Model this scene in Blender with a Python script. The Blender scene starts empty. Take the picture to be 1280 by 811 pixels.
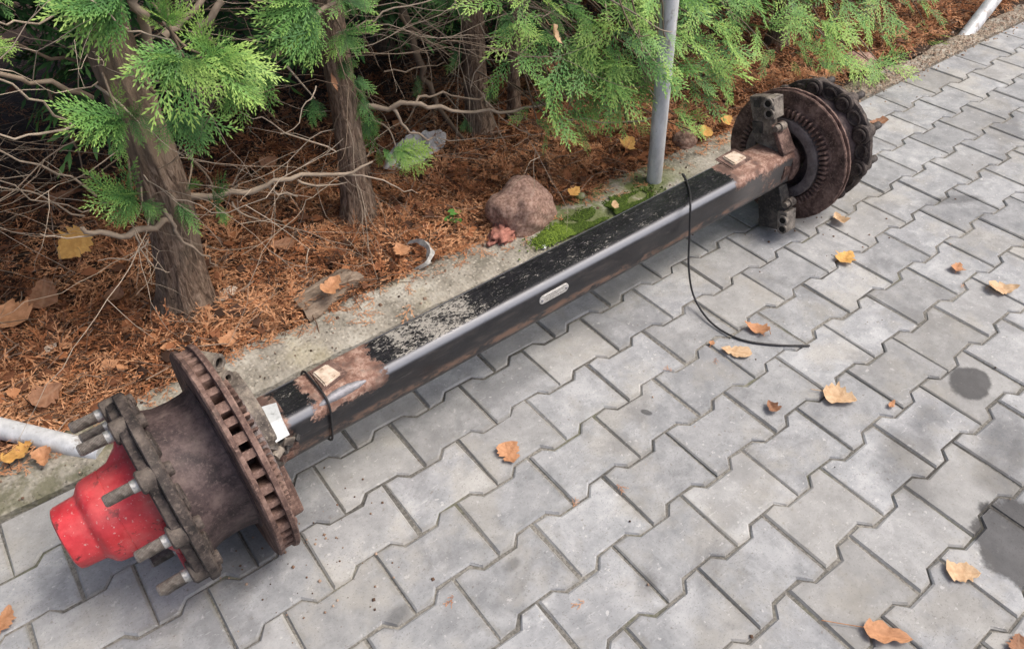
import bpy, bmesh, math, random
import numpy as np
from mathutils import Vector, Matrix, noise as mnoise

R = math.radians
PI = math.pi
rng = np.random.default_rng(11)
random.seed(11)
scene = bpy.context.scene
col = scene.collection

# ------------------------------------------------------------------ camera
CAM = np.array([-0.1389, -0.8724, 1.3752])
ROT = np.array([[0.79587493, -0.6053068, -0.01366668],
                [0.42074994, 0.53670096, 0.73138333],
                [-0.43537638, -0.58783991, 0.68182963]])
FOC = 927.5
cd = bpy.data.cameras.new('camera')
cd.sensor_width = 36.0
cd.lens = FOC / 1280.0 * 36.0
cd.clip_start = 0.02
cd.clip_end = 400.0
cam = bpy.data.objects.new('camera', cd)
col.objects.link(cam)
mw = Matrix.Identity(4)
for i in range(3):
    for j in range(3):
        mw[j][i] = ROT[i][j]
    mw[i][3] = CAM[i]
cam.matrix_world = mw
scene.camera = cam

# ------------------------------------------------------------------ world, sun, exposure
SUN_EL, SUN_AZ = 58.0, -35.0        # azimuth measured from +X (along the axle), negative towards the open yard
w = bpy.data.worlds.new('World')
scene.world = w
w.use_nodes = True
wn = w.node_tree
bg = wn.nodes['Background']
sky = wn.nodes.new('ShaderNodeTexSky')
sky.sky_type = 'NISHITA'
sky.sun_disc = False
sky.sun_elevation = R(SUN_EL)
sky.sun_rotation = R(90.0 - SUN_AZ)
sky.air_density = 0.55
sky.dust_density = 6.0
sky.ozone_density = 0.6
wn.links.new(sky.outputs[0], bg.inputs[0])
bg.inputs[1].default_value = 0.15
sd = bpy.data.lights.new('sun', 'SUN')
sd.energy = 1.0
sd.angle = R(22)
sd.color = (1.0, 0.95, 0.88)
sun = bpy.data.objects.new('sun', sd)
col.objects.link(sun)
sv = Vector((math.cos(R(SUN_EL)) * math.cos(R(SUN_AZ)), math.cos(R(SUN_EL)) * math.sin(R(SUN_AZ)), math.sin(R(SUN_EL))))
sun.rotation_euler = sv.to_track_quat('Z', 'Y').to_euler()
sun.location = (2, -4, 6)
scene.view_settings.view_transform = 'Standard'
scene.view_settings.look = 'None'
scene.view_settings.gamma = 1.0
scene.view_settings.use_curve_mapping = False
scene.view_settings.exposure = 0.74
scene.render.engine = 'CYCLES'
scene.render.resolution_x = 1024
scene.render.resolution_y = 648


# ------------------------------------------------------------------ layout helpers (measured points -> metres)
def ray(px, py):
    return ROT.T @ np.array([(px - 640.0) / FOC, -(py - 405.5) / FOC, -1.0])


def at_z(px, py, z=0.0):
    d = ray(px, py)
    return CAM + d * ((z - CAM[2]) / d[2])


def at_y(px, py, Y):
    d = ray(px, py)
    return CAM + d * ((Y - CAM[1]) / d[1])


def in_view(p, margin=60):
    c = ROT @ (np.asarray(p, float) - CAM)
    if c[2] > -0.05:
        return False
    x = 640 + FOC * c[0] / -c[2]
    y = 405.5 - FOC * c[1] / -c[2]
    return -margin < x < 1280 + margin and -margin < y < 811 + margin


# ------------------------------------------------------------------ object helpers
def tag(o, label=None, cat=None, group=None, kind=None):
    if label:
        o['label'] = label
    if cat:
        o['category'] = cat
    if group:
        o['group'] = group
    if kind:
        o['kind'] = kind
    return o


def link(name, me, parent=None):
    o = bpy.data.objects.new(name, me)
    col.objects.link(o)
    if parent is not None:
        o.parent = parent
    return o


def empty(name, loc, rot=(0, 0, 0)):
    o = bpy.data.objects.new(name, None)
    o.empty_display_size = 0.05
    col.objects.link(o)
    o.location = loc
    o.rotation_euler = rot
    return o


def np_mesh(name, V, Q, mat, colr=None, smooth=False):
    """quads only, from numpy arrays"""
    V = np.asarray(V, np.float32)
    Q = np.asarray(Q, np.int32)
    me = bpy.data.meshes.new(name)
    me.vertices.add(len(V))
    me.vertices.foreach_set('co', V.ravel())
    me.loops.add(Q.size)
    me.loops.foreach_set('vertex_index', Q.ravel())
    me.polygons.add(len(Q))
    me.polygons.foreach_set('loop_start', np.arange(0, Q.size, 4, dtype=np.int32))
    me.polygons.foreach_set('loop_total', np.full(len(Q), 4, np.int32))
    if smooth:
        me.polygons.foreach_set('use_smooth', np.ones(len(Q), bool))
    me.update(calc_edges=True)
    if colr is not None:
        a = me.attributes.new('tint', 'FLOAT', 'POINT')
        a.data.foreach_set('value', np.asarray(colr, np.float32))
    me.materials.append(mat)
    return me


class MB:
    """collects shapes; build() links them as one mesh object"""

    def __init__(self):
        self.v, self.f, self.s = [], [], []

    def add(self, v, f, smooth=False):
        o = len(self.v)
        self.v += [tuple(p) for p in v]
        self.f += [tuple(i + o for i in q) for q in f]
        self.s += [smooth] * len(f)
        return self

    def box(self, c, size, rot=None, bev=0.0):
        bm = bmesh.new()
        bmesh.ops.create_cube(bm, size=1.0)
        bmesh.ops.scale(bm, vec=size, verts=bm.verts)
        if bev > 0:
            bmesh.ops.bevel(bm, geom=bm.edges[:], offset=bev, segments=2, affect='EDGES', profile=0.5)
        if rot is not None:
            bmesh.ops.transform(bm, matrix=rot.to_4x4(), verts=bm.verts)
        bm.verts.index_update()
        self.add([v.co + Vector(c) for v in bm.verts], [[v.index for v in f.verts] for f in bm.faces])
        bm.free()
        return self

    def prism(self, poly, x0, x1, bev=0.0):
        """polygon in (y,z) extruded along x"""
        bm = bmesh.new()
        a = [bm.verts.new((x0, y, z)) for y, z in poly]
        f = bm.faces.new(a)
        r = bmesh.ops.extrude_face_region(bm, geom=[f])
        vs = [g for g in r['geom'] if isinstance(g, bmesh.types.BMVert)]
        bmesh.ops.translate(bm, vec=(x1 - x0, 0, 0), verts=vs)
        bmesh.ops.recalc_face_normals(bm, faces=bm.faces[:])
        if bev > 0:
            bmesh.ops.bevel(bm, geom=bm.edges[:], offset=bev, segments=2, affect='EDGES', profile=0.5)
        bm.verts.index_update()
        self.add([v.co for v in bm.verts], [[v.index for v in f.verts] for f in bm.faces])
        bm.free()
        return self

    def lathe(self, prof, n=48, axis='x', c=(0, 0, 0), mod=None, closed=False, smooth=True, rot=None):
        """prof: (axial, radius) list; swept round the axis"""
        v, f = [], []
        m = len(prof)
        for i in range(n):
            a = 2 * PI * i / n
            for k, (d, r) in enumerate(prof):
                rr = mod(k, a, d, r) if mod else r
                p = Vector((d, rr * math.cos(a), rr * math.sin(a)))
                if axis == 'z':
                    p = Vector((p.y, p.z, p.x))
                if rot is not None:
                    p = rot @ p
                v.append(p + Vector(c))
        seg = m if closed else m - 1
        for i in range(n):
            j = (i + 1) % n
            for k in range(seg):
                k2 = (k + 1) % m
                f.append((i * m + k, j * m + k, j * m + k2, i * m + k2))
        self.add(v, f, smooth)
        if not closed:
            for k in (0, m - 1):
                if prof[k][1] > 1e-4:
                    ids = [i * m + k for i in range(n)]
                    o = len(self.v) - len(v)
                    self.f.append(tuple(o + q for q in ids))
                    self.s.append(False)
        return self

    def tube(self, pts, rad, n=8, smooth=True, cap=True):
        v, f = tube_vf(pts, rad, n)
        self.add(v, f, smooth)
        if cap:
            o = len(self.v) - len(v)
            self.f.append(tuple(o + i for i in range(n)))
            self.f.append(tuple(o + len(v) - n + i for i in range(n)))
            self.s += [False, False]
        return self

    def build(self, name, mat, parent=None, auto=True):
        me = bpy.data.meshes.new(name)
        me.from_pydata([tuple(p) for p in self.v], [], self.f)
        bm = bmesh.new()
        bm.from_mesh(me)
        bmesh.ops.recalc_face_normals(bm, faces=bm.faces[:])
        bm.to_mesh(me)
        bm.free()
        me.polygons.foreach_set('use_smooth', np.array(self.s, bool))
        if auto and any(self.s):
            me.set_sharp_from_angle(angle=R(38))
        me.materials.append(mat)
        me.update()
        return link(name, me, parent)


def tube_vf(pts, rad, n=8):
    P = [Vector(p) for p in pts]
    if not hasattr(rad, '__len__'):
        rad = [rad] * len(P)
    v, f = [], []
    up = Vector((0.13, 0.31, 0.94))
    nrm = None
    for i, p in enumerate(P):
        t = (P[min(i + 1, len(P) - 1)] - P[max(i - 1, 0)])
        if t.length < 1e-9:
            t = Vector((0, 0, 1))
        t.normalize()
        if nrm is None:
            nrm = t.cross(up)
            if nrm.length < 1e-3:
                nrm = t.cross(Vector((1, 0, 0)))
        nrm = (nrm - t * nrm.dot(t)).normalized()
        b = t.cross(nrm)
        for k in range(n):
            a = 2 * PI * k / n
            v.append(p + (nrm * math.cos(a) + b * math.sin(a)) * rad[i])
    for i in range(len(P) - 1):
        for k in range(n):
            k2 = (k + 1) % n
            f.append((i * n + k, i * n + k2, (i + 1) * n + k2, (i + 1) * n + k))
    return v, f


def smooth_path(pts, sub=6):
    P = [Vector(p) for p in pts]
    out = []
    for i in range(len(P) - 1):
        p0 = P[max(i - 1, 0)]
        p1, p2 = P[i], P[i + 1]
        p3 = P[min(i + 2, len(P) - 1)]
        for k in range(sub):
            t = k / sub
            out.append(0.5 * ((2 * p1) + (p2 - p0) * t + (2 * p0 - 5 * p1 + 4 * p2 - p3) * t * t + (3 * p1 - p0 - 3 * p2 + p3) * t ** 3))
    out.append(P[-1])
    return out


def lerp_list(a, n):
    xs = np.linspace(0, len(a) - 1, n)
    return np.interp(xs, np.arange(len(a)), a).tolist()


# ------------------------------------------------------------------ material helpers
class Mat:
    def __init__(self, name, rough=0.8, metal=0.0, spec=0.5):
        self.m = bpy.data.materials.new(name)
        self.m.use_nodes = True
        self.nt = self.m.node_tree
        self.b = self.nt.nodes['Principled BSDF']
        self.b.inputs['Roughness'].default_value = rough
        self.b.inputs['Metallic'].default_value = metal
        self.b.inputs['Specular IOR Level'].default_value = spec

    def node(self, t):
        return self.nt.nodes.new(t)

    def lk(self, a, b):
        self.nt.links.new(a, b)

    def coord(self, kind='Object', scale=None, rot=None, loc=None):
        if kind == 'World':
            o = self.node('ShaderNodeNewGeometry').outputs['Position']
        else:
            o = self.node('ShaderNodeTexCoord').outputs[kind]
        if scale is not None or rot is not None or loc is not None:
            mp = self.node('ShaderNodeMapping')
            self.lk(o, mp.inputs[0])
            if scale is not None:
                mp.inputs['Scale'].default_value = scale
            if rot is not None:
                mp.inputs['Rotation'].default_value = rot
            if loc is not None:
                mp.inputs['Location'].default_value = loc
            o = mp.outputs[0]
        return o

    def noise(self, co, scale, detail=4, rough=0.55, dist=0.0):
        n = self.node('ShaderNodeTexNoise')
        self.lk(co, n.inputs['Vector'])
        n.inputs['Scale'].default_value = scale
        n.inputs['Detail'].default_value = detail
        n.inputs['Roughness'].default_value = rough
        n.inputs['Distortion'].default_value = dist
        return n.outputs['Fac']

    def voro(self, co, scale, feat='F1', out='Distance'):
        n = self.node('ShaderNodeTexVoronoi')
        n.feature = feat
        self.lk(co, n.inputs['Vector'])
        n.inputs['Scale'].default_value = scale
        return n.outputs[out]

    def ramp(self, fac, stops):
        n = self.node('ShaderNodeValToRGB')
        self.lk(fac, n.inputs[0])
        e = n.color_ramp.elements
        while len(e) < len(stops):
            e.new(0.5)
        for i, (p, c) in enumerate(stops):
            e[i].position = p
            c = (c, c, c) if not hasattr(c, '__len__') else c
            e[i].color = (c[0], c[1], c[2], 1)
        return n.outputs[0]

    def mix(self, fac, a, b, blend='MIX'):
        n = self.node('ShaderNodeMix')
        n.data_type = 'RGBA'
        n.blend_type = blend
        for s, k in ((fac, 0), (a, 6), (b, 7)):
            if isinstance(s, bpy.types.NodeSocket):
                self.lk(s, n.inputs[k])
            elif k == 0:
                n.inputs[0].default_value = s
            else:
                s = (s, s, s) if not hasattr(s, '__len__') else s
                n.inputs[k].default_value = (s[0], s[1], s[2], 1)
        return n.outputs[2]

    def math(self, op, a, b=None, clamp=False):
        n = self.node('ShaderNodeMath')
        n.operation = op
        n.use_clamp = clamp
        for s, k in ((a, 0), (b, 1)):
            if s is None:
                continue
            if isinstance(s, bpy.types.NodeSocket):
                self.lk(s, n.inputs[k])
            else:
                n.inputs[k].default_value = s
        return n.outputs[0]

    def rng(self, v, a, b, lo=0.0, hi=1.0):
        n = self.node('ShaderNodeMapRange')
        n.interpolation_type = 'SMOOTHSTEP'
        self.lk(v, n.inputs[0])
        for k, x in zip((1, 2, 3, 4), (a, b, lo, hi)):
            n.inputs[k].default_value = x
        return n.outputs[0]

    def sep(self, co):
        n = self.node('ShaderNodeSeparateXYZ')
        self.lk(co, n.inputs[0])
        return n.outputs

    def attr(self, name):
        n = self.node('ShaderNodeAttribute')
        n.attribute_name = name
        return n.outputs['Fac']

    def rand(self):
        return self.node('ShaderNodeObjectInfo').outputs['Random']

    def color(self, s):
        if isinstance(s, bpy.types.NodeSocket):
            self.lk(s, self.b.inputs['Base Color'])
        else:
            self.b.inputs['Base Color'].default_value = (s[0], s[1], s[2], 1)
        return self

    def rough(self, s):
        self.lk(s, self.b.inputs['Roughness'])
        return self

    def bump(self, h, strength=0.5, dist=0.002):
        n = self.node('ShaderNodeBump')
        n.inputs['Strength'].default_value = strength
        n.inputs['Distance'].default_value = dist
        self.lk(h, n.inputs['Height'])
        self.lk(n.outputs[0], self.b.inputs['Normal'])
        return self

    def blob(self, co, c, rx, ry, ang, soft=0.25, wob=0.25, wscale=12.0):
        """soft-edged stain with a wandering outline"""
        mp = self.node('ShaderNodeMapping')
        mp.vector_type = 'TEXTURE'
        self.lk(co, mp.inputs[0])
        mp.inputs['Location'].default_value = (c[0], c[1], 0)
        mp.inputs['Rotation'].default_value = (0, 0, ang)
        mp.inputs['Scale'].default_value = (rx, ry, 1000.0)
        ln = self.node('ShaderNodeVectorMath')
        ln.operation = 'LENGTH'
        self.lk(mp.outputs[0], ln.inputs[0])
        nz = self.noise(co, wscale, 5, 0.6)
        d = self.math('ADD', ln.outputs['Value'], self.math('MULTIPLY', self.math('SUBTRACT', nz, 0.5), wob * 4))
        return self.rng(d, 1.0 + soft, 1.0 - soft)


# ------------------------------------------------------------------ materials
def make_paver_mat():
    k = Mat('paver concrete', 0.85, spec=0.35)
    co = k.coord('World')
    big = k.noise(co, 2.3, 3, 0.5)
    mid = k.noise(co, 17, 8, 0.72)
    fine = k.noise(co, 230, 3, 0.7)
    c = k.ramp(mid, [(0.34, (0.245, 0.258, 0.266)), (0.5, (0.325, 0.338, 0.344)), (0.66, (0.405, 0.416, 0.418))])
    c = k.mix(k.rng(big, 0.35, 0.68), k.mix(1.0, c, (0.86, 0.86, 0.87), 'MULTIPLY'), c)
    # whitish lime bloom and yellowish dust
    bloom = k.rng(k.noise(co, 7.5, 7, 0.7, 0.4), 0.50, 0.64)
    c = k.mix(k.math('MULTIPLY', bloom, 0.42), c, (0.50, 0.515, 0.52))
    dust = k.rng(k.noise(co, 4.1, 6, 0.65), 0.50, 0.64)
    c = k.mix(k.math('MULTIPLY', dust, 0.38), c, (0.36, 0.34, 0.285))
    damp = k.rng(k.noise(k.coord('World', loc=(7, 3, 0)), 5.2, 7, 0.68, 0.5), 0.51, 0.64)
    c = k.mix(k.math('MULTIPLY', damp, 0.46), c, (0.17, 0.175, 0.18))
    sp = k.rng(fine, 0.42, 0.34)
    c = k.mix(k.math('MULTIPLY', sp, 0.5), c, (0.14, 0.14, 0.135))
    grit = k.rng(k.noise(co, 75, 5, 0.65), 0.62, 0.70)
    c = k.mix(k.math('MULTIPLY', grit, 0.6), c, (0.16, 0.145, 0.12))
    pale = k.rng(k.noise(k.coord('World', loc=(3, 1, 0)), 60, 4, 0.65), 0.62, 0.69)
    c = k.mix(k.math('MULTIPLY', pale, 0.6), c, (0.55, 0.55, 0.54))
    oc = k.sep(k.coord('Object'))
    ed = k.math('MAXIMUM', k.math('DIVIDE', k.math('ABSOLUTE', oc[0]), 0.0955), k.math('DIVIDE', k.math('ABSOLUTE', oc[1]), 0.0755))
    dirt = k.math('MULTIPLY', k.rng(k.math('ADD', ed, k.math('MULTIPLY', k.math('SUBTRACT', k.noise(co, 26, 6, 0.7), 0.5), 0.55)), 0.90, 1.04), 0.42)
    c = k.mix(dirt, c, (0.225, 0.215, 0.185))
    pits = k.rng(k.voro(co, 120), 0.16, 0.06)
    c = k.mix(k.math('MULTIPLY', k.math('MULTIPLY', pits, k.rng(k.noise(co, 9, 3), 0.45, 0.65)), 0.7), c, (0.12, 0.12, 0.12))
    scr = k.rng(k.noise(k.coord('World', scale=(1, 5, 1), rot=(0, 0, 0.7)), 34, 5, 0.65), 0.61, 0.68)
    c = k.mix(k.math('MULTIPLY', scr, 0.4), c, (0.52, 0.525, 0.52))
    var = k.rng(k.rand(), 0, 1, 0.78, 1.0)
    c = k.mix(k.math('MULTIPLY', k.rng(k.math('FRACT', k.math('MULTIPLY', k.rand(), 7.31)), 0.55, 1.0), 0.30), c, (0.34, 0.325, 0.28))
    c = k.mix(1.0, c, k.ramp(var, [(0, 0), (1, 1)]), 'MULTIPLY')
    wet = None
    for (px, py, rx, ry, ang, amt, soft) in ((1213, 478, 0.062, 0.045, 0.2, 0.93, 0.12), (1305, 690, 0.118, 0.138, 0.3, 0.98, 0.08),
                                             (1130, 585, 0.10, 0.055, 0.9, 0.45, 0.5), (808, 515, 0.008, 0.014, 0.5, 0.8, 0.2),
                                             (1190, 250, 0.10, 0.022, -0.5, 0.5, 0.4), (1250, 600, 0.05, 0.05, 0, 0.4, 0.5),
                                             (640, 705, 0.02, 0.012, 0, 0.45, 0.5), (495, 770, 0.03, 0.015, 0.3, 0.5, 0.5),
                                             (1160, 530, 0.09, 0.035, 0.5, 0.35, 0.6), (330, 690, 0.12, 0.05, 0.1, 0.35, 0.6),  # second entry: soft darker oval on the paving under the near hub
                                             (810, 730, 0.03, 0.02, 0.4, 0.35, 0.6), (1255, 560, 0.12, 0.05, 0.4, 0.45, 0.5)):
        p = at_z(px, py)
        b = k.math('MULTIPLY', k.blob(co, p, rx, ry, ang, soft, 0.16, 22.0), amt)
        wet = b if wet is None else k.math('MAXIMUM', wet, b)
    dark = k.mix(1.0, c, (0.17, 0.17, 0.175), 'MULTIPLY')
    c = k.mix(wet, c, dark)
    k.color(c)
    k.rough(k.rng(wet, 0.5, 1.0, 0.86, 0.55))
    h = k.math('ADD', k.math('MULTIPLY', fine, 0.35), k.math('ADD', k.math('MULTIPLY', mid, 0.5), k.math('MULTIPLY', grit, 0.25)))
    k.bump(h, 0.5, 0.0016)
    return k.m


def make_joint_mat():
    k = Mat('joint sand', 0.95, spec=0.2)
    co = k.coord('World')
    a = k.noise(co, 3.0, 4)
    b = k.noise(co, 160, 3, 0.7)
    c = k.ramp(a, [(0.38, (0.11, 0.108, 0.10)), (0.6, (0.25, 0.242, 0.215))])
    c = k.mix(k.rng(b, 0.4, 0.6), k.mix(1.0, c, 0.6, 'MULTIPLY'), c)
    green = k.rng(k.noise(co, 5, 4), 0.56, 0.7)
    c = k.mix(k.math('MULTIPLY', green, 0.5), c, (0.11, 0.12, 0.06))
    for (px, py, rx, ry) in ((1305, 690, .13, .155), (1213, 478, .08, .06), (1160, 560, .16, .09)):
        wb = k.blob(co, at_z(px, py), rx, ry, 0.3, 0.3, 0.2, 16.0)
        c = k.mix(k.math('MULTIPLY', wb, 0.75), c, (0.028, 0.027, 0.026))
    k.color(c).bump(b, 0.8, 0.003)
    return k.m


def make_kerb_mat():
    k = Mat('old kerb concrete', 0.92, spec=0.25)
    co = k.coord('World')
    a = k.noise(co, 9, 6, 0.65)
    vo = k.voro(co, 95)
    peb = k.voro(co, 95, 'F1', 'Color')
    c = k.ramp(a, [(0.34, (0.155, 0.145, 0.118)), (0.5, (0.285, 0.268, 0.228)), (0.66, (0.41, 0.395, 0.345))])
    s = k.node('ShaderNodeSeparateColor')
    k.lk(peb, s.inputs[0])
    c = k.mix(k.math('MULTIPLY', k.rng(vo, 0.55, 0.25), 0.65), c, k.ramp(s.outputs[0], [(0.0, (0.15, 0.135, 0.11)), (0.5, (0.31, 0.285, 0.235)), (1.0, (0.47, 0.44, 0.38))]))
    pit = k.rng(k.noise(co, 120, 4, 0.7), 0.60, 0.70)
    c = k.mix(k.math('MULTIPLY', pit, 0.6), c, (0.12, 0.11, 0.085))
    ye = k.rng(k.noise(co, 6, 5, 0.6), 0.50, 0.70)
    c = k.mix(k.math('MULTIPLY', ye, 0.32), c, (0.33, 0.29, 0.15))
    # green-black algae on the weathered end
    x = k.sep(co)
    al = k.math('MULTIPLY', k.rng(x[0], 0.05, -0.35), k.rng(k.noise(co, 13, 6, 0.7), 0.40, 0.62))
    c = k.mix(k.math('MULTIPLY', al, 0.75), c, (0.10, 0.10, 0.055))
    mo = k.math('MULTIPLY', k.math('MULTIPLY', k.rng(x[0], 0.95, 1.15), k.rng(x[0], 1.75, 1.5)), k.rng(k.noise(co, 11, 5, 0.6), 0.36, 0.5))
    c = k.mix(k.math('MULTIPLY', mo, 0.8), c, (0.085, 0.12, 0.022))
    soilm = k.math('MULTIPLY', k.rng(x[0], 1.9, 2.4), k.rng(k.noise(co, 16, 6, 0.7), 0.40, 0.54))
    c = k.mix(k.math('MULTIPLY', soilm, 0.85), c, k.ramp(k.noise(co, 140, 4, 0.7), [(0.38, (0.10, 0.075, 0.052)), (0.5, (0.24, 0.19, 0.14)), (0.64, (0.40, 0.34, 0.27))]))
    k.color(c)
    h = k.math('ADD', k.math('MULTIPLY', vo, -0.6), k.math('ADD', k.math('MULTIPLY', a, 0.6), k.math('MULTIPLY', pit, -0.6)))
    k.bump(h, 0.9, 0.004)
    return k.m


def simple(name, stops, scale, rough=0.85, bump=0.4, bdist=0.002, spec=0.3, coord='World', stretch=None, metal=0.0, detail=6, dist=0.0):
    k = Mat(name, rough, metal, spec)
    co = k.coord(coord, scale=stretch)
    a = k.noise(co, scale, detail, 0.62, dist)
    k.color(k.ramp(a, stops))
    if bump:
        k.bump(k.noise(co, scale * 2.2, detail, 0.65), bump, bdist)
    return k.m


def make_tint_mat(name, stops, rough=0.75, transl=0.0, spec=0.3, jit=0.35, nscale=30):
    """colour read from the per-point 'tint' (kind and age of each sprig, plus painted shade)"""
    k = Mat(name, rough, spec=spec)
    t = k.attr('tint')
    n = k.noise(k.coord('World'), nscale, 3)
    f = k.math('ADD', t, k.math('MULTIPLY', k.math('SUBTRACT', n, 0.5), jit), True)
    c = k.ramp(f, stops)
    k.color(c)
    if transl > 0:
        tr = k.node('ShaderNodeBsdfTranslucent')
        k.lk(c, tr.inputs[0])
        mx = k.node('ShaderNodeMixShader')
        mx.inputs[0].default_value = transl
        out = k.nt.nodes['Material Output']
        k.lk(k.b.outputs[0], mx.inputs[1])
        k.lk(tr.outputs[0], mx.inputs[2])
        k.lk(mx.outputs[0], out.inputs['Surface'])
    return k.m


def make_bark_mat(name, smooth_above=None):
    k = Mat(name, 0.9, spec=0.2)
    co = k.coord('World', scale=(1, 1, 0.22))
    a = k.noise(co, 85, 7, 0.7, 1.2)
    b = k.noise(k.coord('World'), 7, 4)
    c = k.ramp(a, [(0.36, (0.060, 0.040, 0.029)), (0.5, (0.205, 0.145, 0.105)), (0.64, (0.37, 0.285, 0.215))])
    c = k.mix(k.math('MULTIPLY', k.rng(b, 0.45, 0.65), 0.45), c, (0.15, 0.13, 0.10))
    if smooth_above:
        z = k.sep(k.coord('World'))[2]
        zz = k.math('ADD', z, k.math('MULTIPLY', b, 0.12))
        f = k.rng(zz, smooth_above, smooth_above + 0.06)
        sm = k.ramp(k.noise(k.coord('World', scale=(1, 1, 0.6)), 18, 5), [(0.3, (0.14, 0.108, 0.078)), (0.6, (0.31, 0.235, 0.17))])
        c = k.mix(k.math('MULTIPLY', f, 0.9), c, sm)
    k.color(c).bump(a, 1.0, 0.012)
    return k.m


def make_rust(name, dark, midc, light, rough=0.85, streak=None, metal=0.0):
    k = Mat(name, rough, metal, 0.35)
    co = k.coord('Object')
    a = k.noise(co, 26, 7, 0.68)
    b = k.noise(co, 150, 4, 0.7)
    c = k.ramp(a, [(0.34, dark), (0.5, midc), (0.68, light)])
    c = k.mix(k.math('MULTIPLY', k.rng(b, 0.53, 0.64), 0.6), c, light)
    c = k.mix(k.math('MULTIPLY', k.rng(b, 0.42, 0.30), 0.6), c, (dark[0] * .5, dark[1] * .5, dark[2] * .5))
    if streak:
        s = k.noise(k.coord('Object', scale=streak), 30, 6, 0.7)
        c = k.mix(k.math('MULTIPLY', k.rng(s, 0.56, 0.70), 0.75), c, (dark[0] * .55, dark[1] * .55, dark[2] * .6))
    gr = k.rng(k.noise(co, 9, 6, 0.7), 0.55, 0.75)
    c = k.mix(k.math('MULTIPLY', gr, 0.35), c, (0.21, 0.185, 0.15))
    k.color(c)
    h = k.math('ADD', a, k.math('MULTIPLY', b, 0.4))
    k.bump(h, 0.8, 0.003)
    return k.m


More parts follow.
